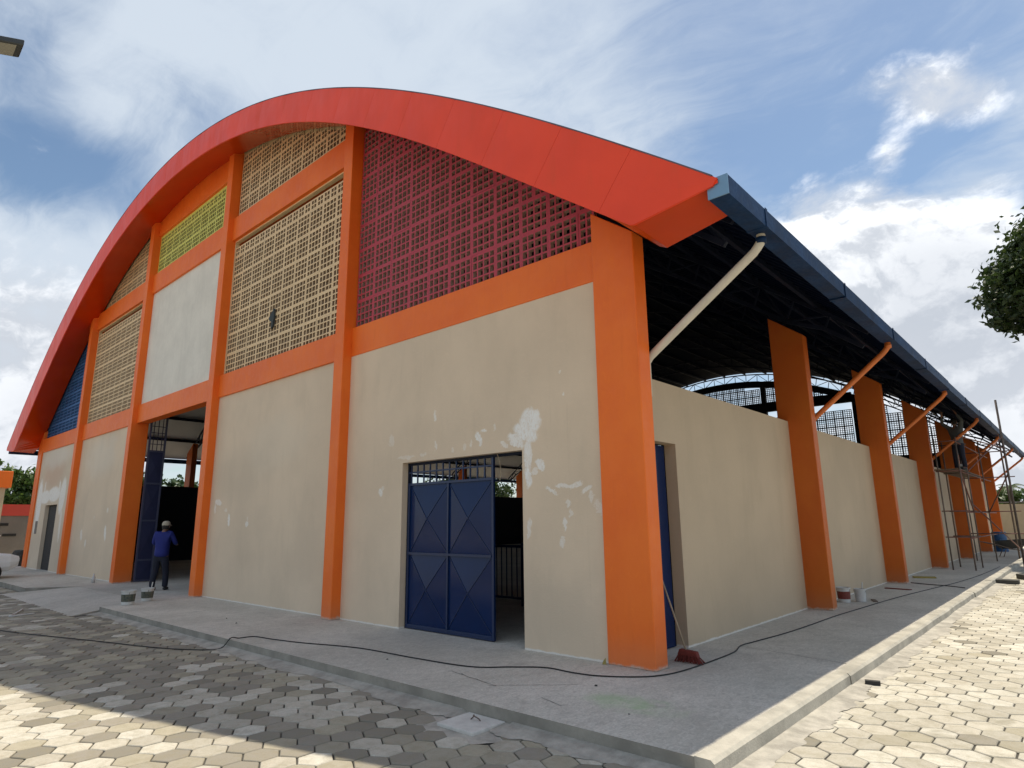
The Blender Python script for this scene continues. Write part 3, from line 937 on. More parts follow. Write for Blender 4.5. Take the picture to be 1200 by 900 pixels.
bvs = [tuple(v.co) for v in blk.vertices]; bfs = [tuple(p.vertices) for p in blk.polygons]
for k, (a, b) in enumerate(bays):
    spans = [(ZT, lambda x: zu(x) - .9)] if k in (0, 4) else ([(ZT, lambda x: ZU - .1), (ZV, lambda x: zu(x) - 1.0)] if k != 2 else [(ZV, lambda x: zu(x) - 1.0)])
    for z0, tf in spans:
        x = a + .02
        while x + BS <= b + .2:
            z = z0
            while z + BS < max(tf(x), tf(x + BS)) + .15:
                rs.add([(vx + x, vy + YG + .08, vz + z) for vx, vy, vz in bvs], bfs); z += BS
            x += BS
tag(rs.build('rear_screen', 'screen_rear', hall, fix=False), kind='stuff')

# gutter along the right eave: lengths of folded box, brackets
y = -.86; k = 0
while y < 37.4:
    L = 3.05 if k else 1.0
    y1 = min(y + L, 37.5)
    m = MB(); dz = random.uniform(-.012, .012); dx = random.uniform(-.006, .006)
    gz0, gz1 = 4.735 + dz, 4.945 + dz; gx0, gx1 = 1.985 + dx, 2.195 + dx; t = .006
    prof = [(gx0, gz1 - .02), (gx0, gz0), (gx1, gz0), (gx1, gz1), (gx1 - .02, gz1), (gx1 - .02, gz1 - t), (gx1 - t, gz1 - t), (gx1 - t, gz0 + t), (gx0 + t, gz0 + t), (gx0 + t, gz1 - .02)]
    m.prism(prof, y, y1 - .004)
    gt = m.build('gutter', 'gutter_blue', hall)
    if k == 0:
        MB().box(gx0 - .004, gx1 + .003, y - .012, y - .001, gz0 - .002, gz1 + .004).build('end_cap', 'gutter_cap', gt)
    if k:
        MB().prism([(gx0 - .008, gz1), (gx0 - .008, gz0 - .008), (gx1 + .010, gz0 - .008), (gx1 + .010, gz1 + .006), (gx1 + .004, gz1 + .006), (gx1 + .004, gz0 - .002), (gx0 - .002, gz0 - .002), (gx0 - .002, gz1)], y - .03, y + .03).build('joint_sleeve', 'gutter_blue', gt)
    y = y1; k += 1
# left eave gutter
MB().prism([(2 * XC - 1.985, 4.93), (2 * XC - 1.985, 4.735), (2 * XC - 2.195, 4.735), (2 * XC - 2.195, 4.945), (2 * XC - 2.18, 4.945), (2 * XC - 2.18, 4.75), (2 * XC - 2.0, 4.75), (2 * XC - 2.0, 4.93)], -.8, 37.4).build('gutter', 'gutter_blue', hall)
# downpipes slanting from gutter to column
for k, y in enumerate(CY):
    yy = y + (.30 if k == 0 else CT + .10)
    pth = [(2.06, yy, 4.80), (2.06, yy, 4.69), (2.045, yy, 4.65), (2.005, yy, 4.60), (1.96, yy, 4.555)]
    ex, ez = (.58, 3.60) if k == 0 else (.66, 3.50)
    pth += [(ex, yy, ez), (ex - .06, yy, ez - .08), (ex - .06, yy, ez - .30 if k else ez - .5)]
    o = MB().tube(pth, .05, 12).build('downpipe', 'white_pipe' if k == 0 else 'orange_pipe', hall, smooth=True)
    MB().tube([(2.06, yy, 4.71), (2.06, yy, 4.64)], .058, 12).build('pipe_collar', 'gutter_blue' if k == 0 else 'orange_pipe', o, smooth=True)

# sheet door in the right bay: left leaf shut, right leaf folded in
def pressed_leaf(name, x0, x1, y, z0, z1, cols, rows, parent, mats=('blue_paint', 'blue_bar')):
    fr = MB(); t = .04
    fr.box(x0, x0 + t, y, y + t, z0, z1); fr.box(x1 - t, x1, y, y + t, z0, z1)
    fr.box(x0 + t, x1 - t, y, y + t, z0, z0 + .06); fr.box(x0 + t, x1 - t, y, y + t, z1 - t, z1)
    leaf = fr.build(name, [mats[1]], parent, bevel=.004)
    iw = (x1 - x0 - 2 * t); ih = (z1 - z0 - .06 - t)
    for c in range(cols):
        for r in range(rows):
            a = x0 + t + iw * c / cols; b_ = x0 + t + iw * (c + 1) / cols
            e = z0 + .06 + ih * r / rows; f = z0 + .06 + ih * (r + 1) / rows
            m = MB(); mx, mz = (a + b_) / 2, (e + f) / 2; yy = y + .022
            g_ = .012
            a2, b2, e2, f2 = a + g_, b_ - g_, e + g_, f - g_
            ap = (mx, yy - .045, mz)
            m.add([(a2, yy, e2), (b2, yy, e2), (b2, yy, f2), (a2, yy, f2), ap], [(0, 1, 4), (1, 2, 4), (2, 3, 4), (3, 0, 4)])
            m.add([(a, yy + .002, e), (b_, yy + .002, e), (b_, yy + .002, f), (a, yy + .002, f)], [(0, 1, 2, 3)])
            p = m.build('pressed_panel', [mats[0]], leaf, fix=False)
            rbm = MB()
            for q in ((a2, e2), (b2, e2), (b2, f2), (a2, f2)):
                rbm.beam((q[0], yy - .003, q[1]), (ap[0], ap[1] - .003, ap[2]), .012, .008)
            rbm.build('crease', [mats[1]], leaf)
    for c in range(1, cols):
        x = x0 + t + iw * c / cols; MB().box(x - .016, x + .016, y - .004, y + .02, z0 + .06, z1 - t).build('mullion', [mats[1]], leaf)
    for r in range(1, rows):
        z = z0 + .06 + ih * r / rows; MB().box(x0 + t, x1 - t, y - .012, y + .018, z - .018, z + .018).build('rail', [mats[1]], leaf)
    return leaf
dr = MB()
d0, d1, dh = doors[4]
dr.box(d0 + .001, d0 + .035, .115, .165, 0.001, dh - .001); dr.box(d1 - .035, d1 - .001, .115, .165, 0.001, dh - .001); dr.box(d0 + .035, d1 - .035, .115, .165, dh - .04, dh - .001)
dr.build('door_frame', 'steel_dark', hall)
lf = pressed_leaf('door_leaf', d0 + .04, -1.945, .095, .012, 2.235, 2, 2, hall)
for i in range(12):
    x = d0 + .10 + i * .152
    MB().box(x - .010, x + .010, .105, .125, 2.235, dh - .045).build('bar', 'blue_bar', lf)
MB().box(d0 + .04, -1.945, .108, .122, 2.395, 2.42).build('bar', 'blue_bar', lf)
MB().box(-1.985, -1.945, .095, .135, 2.236, dh - .045).build('bar', 'blue_bar', lf)
lf2 = empty('door_leaf'); lf2.parent = hall
bpy.data.objects.remove(lf2)
# right leaf, swung back into the hall
lm = MB()
lm.box(d1 - .075, d1 - .045, .20, 1.0, .012, 2.235); lm.build('door_leaf', 'blue_paint', hall)
# thin wire hanging at the head of the door
MB().tube([(-1.86, .09, 2.56), (-1.80, .08, 2.45), (-1.78, .08, 2.30), (-1.80, .08, 2.18)], .006, 6).build('hanging_wire', 'stick_wood', hall)
# blue door on the side, beside the corner column
MB().box(.085, .115, .215, 1.34, .01, 2.60).build('side_door', 'blue_paint', hall)
# small doorway at the far bay: dark sheet standing for its unlit inside
d0, d1, dh = doors[0]
MB().box(d0 + .01, d1 - .01, .13, .16, .005, dh - .01).build('door_leaf', 'slot_dark', hall)
MB().box(-27.62, -27.30, -.012, .0, 1.35, 1.85).build('meter_box', 'wall_grey', hall)

# tall gate: two folded leaves with grille heads
def tall_leaf(x, y0, y1, face):
    m = MB()
    m.box(x, x + .05, y0, y0 + .05, .02, 4.95); m.box(x, x + .05, y1 - .05, y1, .02, 4.95)
    for z in (.02, .60, 1.74, 2.84, 3.82, 4.90): m.box(x, x + .05, y0 + .05, y1 - .05, z, z + .05)
    leaf = m.build('gate_leaf', 'gate_rail', hall)
    zs = (.07, .60, 1.74, 2.84, 3.82)
    for q in range(4):
        a = zs[q] + (.05 if q else 0); b_ = zs[q + 1]
        mm = MB(); mz = (a + b_) / 2; my = (y0 + y1) / 2; xx = x + .03
        mm.add([(xx, y0 + .05, a), (xx, y1 - .05, a), (xx, y1 - .05, b_), (xx, y0 + .05, b_), (xx + .02, my, mz)], [(0, 1, 4), (1, 2, 4), (2, 3, 4), (3, 0, 4)])
        mm.build('pressed_panel', 'gate_purple', leaf, fix=False)
    nb = max(3, int((y1 - y0) / .11))
    for q in range(1, nb):
        yy = y0 + (y1 - y0) * q / nb
        MB().box(x + .015, x + .035, yy - .009, yy + .009, 3.87, 4.90).build('bar', 'gate_purple', leaf)
    for z in (4.05, 4.23, 4.40, 4.6):
        MB().box(x + .012, x + .016, y0 + .05, y1 - .05, z, z + .02).build('bar', 'gate_purple', leaf)
tall_leaf(-16.72, .31, .80, 1)
tall_leaf(-11.56, .31, 1.30, 1)

# court barrier inside, dark blue bars
cf = empty('court_barrier', (-8, 3.2, 0)); tag(cf, 'dark blue steel bar barrier standing inside the hall behind the doors', 'barrier')
m = MB(); m.box(-8.1, 7.2, -.02, .02, 1.10, 1.15); m.box(-8.1, 7.2, -.02, .02, .12, .16); m.build('rail', 'blue_bar', cf)
for i in range(0, 15): MB().box(-8.1 + i * 1.09 - .03, -8.1 + i * 1.09 + .03, -.03, .03, 0, 1.2).build('post', 'blue_bar', cf)
mb = MB()
for i in range(110): x = -8.0 + i * .138; mb.box(x - .008, x + .008, -.008, .008, .16, 1.10)
tag(mb.build('bars', 'blue_bar', cf), kind='stuff')

# ------------------------------------------------------------------ small things on the ground
# concrete inspection lid with wire handle
ld = MB()
cx, cy = .07, -2.285
ld.box(cx - .225, cx + .225, cy - .225 , cy + .175, ZP - .01, ZP + .024)
lid = ld.build('inspection_lid', 'lid_conc', None, bevel=.008)
tag(lid, 'pale square concrete inspection lid with wire handle set in the paving by the slab', 'lid')
MB().tube([(cx - .05 + .10 * i / 8, cy + .02 + .02 * math.sin(i), ZP + .024 + .045 * math.sin(math.pi * i / 8)) for i in range(9)], .006, 6).build('handle', 'rust_steel', lid, smooth=True)

mm = MB(); pts = []
for i in range(40):
    a_ = 2 * math.pi * i / 40; r = .46 + .07 * mnoise.noise(Vector((math.cos(a_) * 3, math.sin(a_) * 3, 0)))
    pts.append((cx + 1.15 * r * math.cos(a_), min(YS + .005, cy - .02 + r * .9 * math.sin(a_)), ZP - .004))
mm.add(pts, [tuple(range(40))]); mm.build('mortar_patch', 'mortar', pavement, fix=False)
# black cable
def catmull(P, n=10):
    P = [Vector(p) for p in P]; out = []
    for i in range(len(P) - 1):
        p0, p1, p2, p3 = P[max(i - 1, 0)], P[i], P[i + 1], P[min(i + 2, len(P) - 1)]
        for k in range(n):
            t = k / n
            out.append(.5 * ((2 * p1) + (p2 - p0) * t + (2 * p0 - 5 * p1 + 4 * p2 - p3) * t * t + (3 * p1 - p0 - 3 * p2 + p3) * t ** 3))
    out.append(P[-1]); return out
cz = .0085; pz = ZP + .012
cab = [(-12.6, -4.9, pz), (-10.2, -4.05, pz), (-8.8, -3.65, pz), (-7.2, -3.15, pz), (-6.0, -2.80, pz), (-5.35, -2.50, pz), (-5.12, -2.22, pz), (-5.08, -2.09, .02), (-5.05, -1.98, cz), (-5.0, -1.78, cz), (-4.6, -1.72, cz), (-4.0, -1.60, cz),
       (-3.05, -1.32, cz), (-2.0, -1.26, cz), (-1.13, -1.16, cz), (-.75, -.88, cz), (-.43, -.66, cz), (-.05, -.66, cz), (.24, -.61, cz), (.55, -.42, cz), (.73, -.20, cz), (.82, .15, cz), (.85, .8, cz), (.84, 1.45, cz), (.74, 1.9, cz), (.77, 2.3, cz),
       (.86, 3.2, cz), (.90, 4.15, cz), (.93, 5.4, cz), (1.01, 6.7, cz), (1.10, 8.1, cz), (1.22, 9.5, cz), (1.44, 11.5, cz), (1.64, 13.4, cz), (1.8, 16, cz), (1.9, 20, cz)]
tag(MB().tube(catmull(cab), .0075, 6).build('cable', 'black_rubber', None, smooth=True), 'long black cable snaking over paving and slab past the corner column', 'cable')
tag(MB().tube(catmull([(.75, 12.4, cz), (1.2, 12.15, cz), (1.6, 12.0, cz), (1.95, 11.7, cz)]), .012, 6).build('hose', 'black_rubber', None, smooth=True), 'short dark hose lying across the slab beside the second side column', 'hose')

# paint buckets
def bucket(loc, r, h, band, label, parts=True, roller=False):
    o = empty('paint_bucket', loc); tag(o, label, 'bucket')
    MB().lathe([(0, .002), (r * .86, .002), (r * .88, .01), (r, h), (r + .012, h), (r + .012, h + .02), (r - .008, h + .02), (r - .012, h), (r * .87, .05), (0, .05)], 24).build('shell', 'white_plastic', o, smooth=False)
    MB().lathe([(r * .913 + .002, h * .25), (r * .978 + .002, h * .80)], 24).build('label_band', band, o, smooth=True, fix=False)
    MB().tube([(r * math.cos(t), -.02 - r * .25 * math.sin(t), h - .01 - r * .9 * math.sin(t)) for t in [math.pi * i / 12 for i in range(13)]], .004, 5).build('handle', 'rust_steel', o)
    MB().lathe([(0, h * .72), (r * .95, h * .72)], 20).build('paint', 'white_plastic', o, fix=False)
    if roller:
        MB().tube([(.02, .05, h * .7), (.04, .07, h + .14)], .012, 8).build('stirring_stick', 'white_plastic', o)
    return o
bucket((-10.9, -1.62, 0), .135, .27, 'bucket_label', 'white paint bucket with dark label at slab edge before the tall gate')
bucket((-11.35, -1.10, 0), .125, .25, 'bucket_label', 'paint bucket with stick in it behind another bucket before the tall gate', roller=True)
bucket((.52, 7.45, 0), .12, .26, 'red_label', 'white bucket with dark red label against the side wall')
bucket((.74, 7.75, 0), .105, .22, 'white_plastic', 'plain white bucket beside the dark red labelled bucket by the side wall', roller=True)
# broom leaning in the side doorway
br = empty('broom', (.66, .62, 0)); tag(br, 'worn dark red broom leaning in the doorway beside the corner column', 'broom')
MB().tube([(-.02, 0, .10), (-.34, .02, 1.02)], .011, 8).build('handle', 'stick_wood', br, smooth=True)
MB().prism([(-.13, .075), (.13, .06), (.11, .125), (-.10, .14)], -.035, .035).build('head', 'broom_red', br, bevel=.01)
bb = MB()
for i in range(150):
    x, y = random.uniform(-.13, .13), random.uniform(-.035, .035)
    bb.beam((x * .9, y, .08), (x * 1.3 + random.uniform(-.02, .02) + .02, y * 2 + random.uniform(-.01, .01), .004), .006, .006)
tag(bb.build('bristles', 'broom_red', br), kind='stuff')
# scraps of board and litter on the slab
def scrap(x, y, z, L, w, h, rz, m, name, label, cat):
    mm = MB(); mm.add([(-L / 2, -w / 2, 0), (L / 2 * .9, -w / 2 * .8, 0), (L / 2, w / 2, 0), (-L / 2 * .95, w / 2 * .9, 0), (-L / 2, -w / 2, h), (L / 2 * .9, -w / 2 * .8, h * .9), (L / 2, w / 2, h), (-L / 2 * .95, w / 2 * .9, h * 1.1)],
              [(0, 3, 2, 1), (4, 5, 6, 7), (0, 1, 5, 4), (1, 2, 6, 5), (2, 3, 7, 6), (3, 0, 4, 7)])
    o = mm.build(name, m, None); o.location = (x, y, z); o.rotation_euler = (0, 0, R_(rz)); tag(o, label, cat); return o
scrap(.93, 7.95, .001, .36, .08, .02, -70, 'rust_steel', 'wood_scrap', 'dark scrap of board lying right of the white buckets', 'scrap')
scrap(.82, 10.6, .001, .55, .09, .02, -12, 'broom_red', 'wood_scrap', 'reddish scrap of board on the slab between the buckets and the second side column', 'scrap')
scrap(.75, 14.2, .001, .55, .35, .03, 20, 'yellow_scrap', 'packing_scrap', 'yellowish scrap of packing beside the side wall past the second column', 'scrap')
scrap(2.38, 1.35, ZP + .004, .15, .05, .04, 20, 'black_rubber', 'rubber_scrap', 'small black scrap lying on the sunlit pavers against the kerb', 'scrap')
scrap(2.45, 15.0, ZP + .004, .55, .35, .10, 5, 'rock', 'broken_block', 'broken grey block lying on the sunlit pavers beside the far kerb', 'block')
scrap(3.0, 16.9, ZP + .004, .9, .5, .12, 35, 'rock', 'rubble_lump', 'dark lump of rubble on the sunlit pavers past the broken block', 'rubble')
lt = MB()
lt.add([(0, 0, 0), (.05, .01, .0), (.03, .03, .07), (-.01, .035, .03)], [(0, 1, 2), (0, 2, 3), (1, 3, 2), (0, 3, 1)])
o = lt.build('paper_scrap', 'yellow_scrap', None); o.location = (-.05, -.10, .001); tag(o, 'crumpled yellowish scrap at the foot of the wall left of the corner column', 'scrap')
for i, (x, y) in enumerate(((-.95, -1.45), (-2.2, -1.5), (.45, -.95), (1.2, -1.55), (-7.2, -1.2), (-6.5, -1.35))):
    m = MB(); r = .009 + .004 * (i % 3)
    m.lathe([(0, 0), (r, .004), (r * .7, r * .7), (0, r)], 7)
    o = m.build('pebble', 'rock', None, fix=True); o.location = (x, y, .0); tag(o, 'small dark pebble lying on the concrete slab', 'pebble', 'pebbles on the slab')
tag(MB().tube(catmull([(-12.9, -3.0, pz), (-12.2, -3.25, pz), (-11.8, -3.4, pz), (-11.9, -3.0, pz)]), .02, 6).build('white_hose', 'white_plastic', None, smooth=True), 'short white hose end lying on the shaded pavers', 'hose')
m = MB(); m.lathe([(0, .001), (.05, .001), (.045, .16), (.02, .20), (.02, .26), (0, .26)], 12)
o = m.build('bottle', 'white_plastic', None, smooth=True); o.location = (-17.6, -.45, 0); tag(o, 'small white bottle standing by the wall left of the tall gate', 'bottle')

# ------------------------------------------------------------------ people
def skin(name, verts, edges, mt, parent, sub=2, smooth=True):
    me = bpy.data.meshes.new(name); me.from_pydata([v[0] for v in verts], edges, [])
    me.materials.append(MATS[mt])
    o = link(name, me, parent)
    md = o.modifiers.new('skin', 'SKIN'); md.use_smooth_shade = smooth
    sv = me.skin_vertices
    if not sv:
        bm = bmesh.new(); bm.from_mesh(me); bm.verts.layers.skin.verify(); bm.to_mesh(me); bm.free()
        sv = me.skin_vertices
    for i, v in enumerate(verts):
        r = v[1]
        sv[0].data[i].radius = (r, r) if not isinstance(r, tuple) else r
        sv[0].data[i].use_root = (i == 0)
    o.modifiers.new('sub', 'SUBSURF').levels = sub
    o.modifiers['sub'].render_levels = sub
    dg = bpy.context.evaluated_depsgraph_get()
    m2 = bpy.data.meshes.new_from_object(o.evaluated_get(dg))
    o.modifiers.clear(); o.data = m2
    return o
def person(loc, rz, label, shirt, trousers, head, elbows, hands, feet, lean=0.0, cap='cap_cream'):
    p = empty('person', loc, rz); tag(p, label, 'person')
    pel = (0, 0, .95); wa = (0, .01 + lean * .3, 1.10); ch = (0, .02 + lean * .7, 1.30); nk = (0, lean, 1.47); hd = (head[0], head[1] + lean, 1.58); ht = (head[0], head[1] + lean, 1.67)
    sh = [(-.19, lean * .8, 1.41), (.19, lean * .8, 1.41)]
    hip = [(-.095, 0, .90), (.095, 0, .90)]
    kn = [(( hip[s][0] + feet[s][0]) / 2, .03 + feet[s][1] / 2, .49) for s in (0, 1)]
    an = [(feet[s][0], feet[s][1], .09) for s in (0, 1)]
    # body: one continuous surface with hands and fingers
    V = [(pel, .09), (wa, .09), (ch, .11), (nk, .055), ((hd[0], hd[1], hd[2] - .07), .062), (hd, .088), (ht, .080)]
    E = [(0, 1), (1, 2), (2, 3), (3, 4), (4, 5), (5, 6)]
    for s in (0, 1):
        b0 = len(V)
        V += [(sh[s], .058), (elbows[s], .042), (hands[s], .030)]; E += [(2, b0), (b0, b0 + 1), (b0 + 1, b0 + 2)]
        d = (Vector(hands[s]) - Vector(elbows[s])).normalized()
        sd = d.cross(Vector((0, 0, 1))); sd = (sd if sd.length > .1 else d.cross(Vector((1, 0, 0)))).normalized()
        palm = Vector(hands[s]) + d * .07; V.append((tuple(palm), .036)); E.append((b0 + 2, b0 + 3))
        for q, (off, L) in enumerate(((-.030, .075), (-.010, .088), (.010, .082), (.029, .065))):
            k0 = palm + d * .02 + sd * off; k1 = k0 + d * L * .55 - Vector((0, 0, .008)); k2 = k1 + d * L * .4 - Vector((0, 0, .018))
            i0 = len(V); V += [(tuple(k1), .0095), (tuple(k2), .008)]; E += [(b0 + 3, i0), (i0, i0 + 1)]
        t1 = Vector(hands[s]) + d * .03 + sd * (.05 if s == 0 else -.05); i0 = len(V)
        V += [(tuple(t1), .011), (tuple(t1 + d * .04), .009)]; E += [(b0 + 2, i0), (i0, i0 + 1)]
        l0 = len(V)
        V += [(hip[s], .085), (kn[s], .055), (an[s], .038), ((an[s][0], an[s][1] + .12, .045), .032)]
        E += [(0, l0), (l0, l0 + 1), (l0 + 1, l0 + 2), (l0 + 2, l0 + 3)]
    skin('body', V, E, 'skin', p)
    # shirt
    V = [(ch, (.195, .145)), (wa, (.18, .14)), ((pel[0], pel[1], .92), (.19, .16)), ((0, lean * .9, 1.43), (.12, .085)), ((pel[0], pel[1], .80), (.20, .165))]; E = [(0, 1), (1, 2), (0, 3), (2, 4)]
    for s in (0, 1):
        b0 = len(V); mid = tuple((Vector(sh[s]) + Vector(elbows[s])) / 2); cu = tuple(Vector(elbows[s]).lerp(Vector(hands[s]), .88))
        V += [(sh[s], .078), (mid, .066), (elbows[s], .058), (cu, .044)]; E += [(0, b0), (b0, b0 + 1), (b0 + 1, b0 + 2), (b0 + 2, b0 + 3)]
    skin('shirt', V, E, shirt, p)
    V = [((0, 0, .97), (.15, .12)), ((0, 0, .86), (.16, .13))]; E = [(0, 1)]
    for s in (0, 1):
        b0 = len(V)
        V += [((hip[s][0] * 1.05, 0, .80), .112), (kn[s], .086), ((an[s][0], an[s][1], .22), .074), ((an[s][0], an[s][1], .07), .074)]
        E += [(1, b0), (b0, b0 + 1), (b0 + 1, b0 + 2), (b0 + 2, b0 + 3)]
    skin('trousers', V, E, trousers, p)
    for s in (0, 1):
        skin('shoe', [((an[s][0], an[s][1] - .05, .045), .042), ((an[s][0], an[s][1] + .05, .045), .045), ((an[s][0], an[s][1] + .16, .038), .036)], [(0, 1), (1, 2)], 'shoe_dark', p)
    # face: nose, ears, eyes; hair
    m = MB(); hx, hy, hz = hd
    m.add([(hx - .012, hy + .085, hz + .01), (hx + .012, hy + .085, hz + .01), (hx + .016, hy + .085, hz - .03), (hx - .016, hy + .085, hz - .03), (hx, hy + .112, hz - .025)], [(0, 1, 4), (1, 2, 4), (2, 3, 4), (3, 0, 4)])
    m.build('nose', 'skin', p, smooth=True)
    for s in (-1, 1):
        MB().lathe([(0, -.028), (.018, -.015), (.022, .01), (.012, .028), (0, .03)], 8, (hx + s * .085, hy - .005, hz)).build('ear', 'skin', p, smooth=True)
        MB().lathe([(0, -.008), (.010, 0), (0, .008)], 8, (hx + s * .033, hy + .08, hz + .02)).build('eye', 'hair_dark', p, smooth=True)
    MB().lathe([(.080, -.05), (.090, 0), (.092, .045), (.085, .10), (.05, .13), (0, .138)], 16, (hx, hy - .008, hz - .01)).build('hair', 'hair_dark', p, smooth=True)
    if cap:
        c = MB(); c.lathe([(.099, .035), (.101, .06), (.097, .095), (.076, .130), (.04, .148), (0, .152)], 20, (hx, hy, hz))
        c.add([(hx - .08, hy + .07, hz + .045), (hx + .08, hy + .07, hz + .045), (hx + .06, hy + .18, hz + .03), (hx - .06, hy + .18, hz + .03),
               (hx - .08, hy + .07, hz + .055), (hx + .08, hy + .07, hz + .055), (hx + .06, hy + .18, hz + .038), (hx - .06, hy + .18, hz + .038)],
              [(0, 3, 2, 1), (4, 5, 6, 7), (0, 1, 5, 4), (1, 2, 6, 5), (2, 3, 7, 6), (3, 0, 4, 7)])
        c.build('cap', cap, p, smooth=True)
    return p
person((-13.58, -.10, 0), R_(42), 'person in blue shirt, dark trousers and cream cap standing at the tall gate', 'shirt_blue', 'trousers_navy', (.02, .03),
       [(-.26, .06, 1.16), (.28, .10, 1.17)], [(-.12, .30, 1.12), (.17, .36, 1.14)], [(-.15, -.02), (.14, .05)], lean=.02)

# ------------------------------------------------------------------ scaffold and worker
sf = empty('scaffold', (1.5, 19.5, 0)); tag(sf, 'rusty steel tube scaffold with plank deck standing at the far side columns', 'scaffold')
def pole(name, a, b, r=.021, m='rust_steel'):
    o3 = Vector(sf.location)
    return MB().tube([Vector(a) - o3, Vector(b) - o3], r, 8).build(name, m, sf, smooth=True)
legs = [(1.50, 17.8), (1.52, 19.3), (.92, 17.8), (.92, 19.3), (1.55, 23.2), (.95, 23.2)]
for x, y in legs: pole('leg', (x, y, 0.0), (x, y, 4.1 if y < 20 else 4.4))
pole('tall_pole', (2.40, 22.0, ZP), (2.40, 22.0, 5.75), .035)
pole('tall_pole', (2.05, 25.5, 0), (2.05, 25.5, 4.6), .03)
for z in (.95, 1.75, 3.0, 3.95):
    pole('ledger', (1.50, 17.7, z), (1.55, 25.6, z), .018, 'scaffold_paint'); pole('transom', (.85, 17.8, z + .04), (1.6, 17.8, z + .04), .018, 'scaffold_paint')
    pole('transom', (.85, 23.2, z + .04), (2.5, 23.2, z + .04), .018, 'scaffold_paint'); pole('transom', (.85, 19.3, z + .04), (1.6, 19.3, z + .04), .018)
for a, b in (((1.53, 19.3, 2.0), (2.30, 25.4, .15)), ((1.50, 17.8, 3.0), (1.53, 19.3, 1.75)), ((2.4, 22.0, 3.1), (1.55, 23.2, 1.75)), ((1.55, 19.3, 3.1), (2.4, 22.0, 4.4)), ((1.5, 18.6, 4.2), (2.4, 22.0, 4.0))):
    pole('brace', a, b, .022, 'scaffold_paint')
for i in range(4):
    x = .90 + i * .17; o3 = sf.location
    MB().box(x - .08 - o3.x, x + .075 - o3.x, 17.75 - o3.y + .05 * (i % 2), 23.35 - o3.y - .1 * (i % 3), 3.075 - o3.z, 3.11 - o3.z).build('deck_plank', 'plank', sf)
person((1.42, 18.95, 3.112), R_(150), 'worker in grey shirt and dark trousers reaching up under the eave on the scaffold', 'shirt_grey', 'trousers_navy', (0, .02),
       [(-.33, .10, 1.62), (.34, .12, 1.58)], [(-.22, .16, 1.86), (.26, .20, 1.84)], [(-.13, 0), (.13, .02)], cap='hair_dark')
bucket((1.25, 20.6, 3.112), .14, .28, 'bucket_label', 'paint bucket on the scaffold deck')
# barrow and drum further along
bw = empty('wheelbarrow', (1.75, 26.8, 0), R_(20)); tag(bw, 'black wheelbarrow standing on the slab behind the scaffold', 'wheelbarrow')
m = MB(); m.add([(-.55, -.30, .62), (.55, -.33, .70), (.55, .33, .70), (-.55, .30, .62), (-.35, -.20, .32), (.28, -.22, .34), (.28, .22, .34), (-.35, .20, .32)],
      [(4, 7, 6, 5), (0, 1, 5, 4), (1, 2, 6, 5), (2, 3, 7, 6), (3, 0, 4, 7)]); m.build('tray', 'black_rubber', bw)
for s in (-1, 1):
    MB().tube([(.75, s * .10, .20), (.0, s * .22, .30), (-.6, s * .27, .50), (-1.0, s * .28, .60)], .018, 8).build('handle', 'rust_steel', bw)
    MB().tube([(-.25, s * .22, .30), (-.38, s * .26, .0)], .016, 8).build('leg', 'rust_steel', bw)
w = MB(); w.lathe([(.10, -.04), (.19, -.04), (.20, 0), (.19, .04), (.10, .04)], 18); wo_ = w.build('wheel', 'black_rubber', bw, smooth=True); wo_.rotation_euler = (R_(90), 0, 0); wo_.location = (.75, 0, .20)
m = MB(); m.lathe([(0, .002), (.28, .002), (.29, .05), (.28, .07), (.285, .30), (.30, .32), (.285, .34), (.285, .58), (.30, .60), (.285, .62), (.28, .86), (.29, .88), (.27, .90), (0, .90)], 22)
o = m.build('plastic_drum', 'drum_blue', None, smooth=False); o.location = (.98, 31.6, 0); tag(o, 'blue plastic drum beside the far side columns', 'drum')

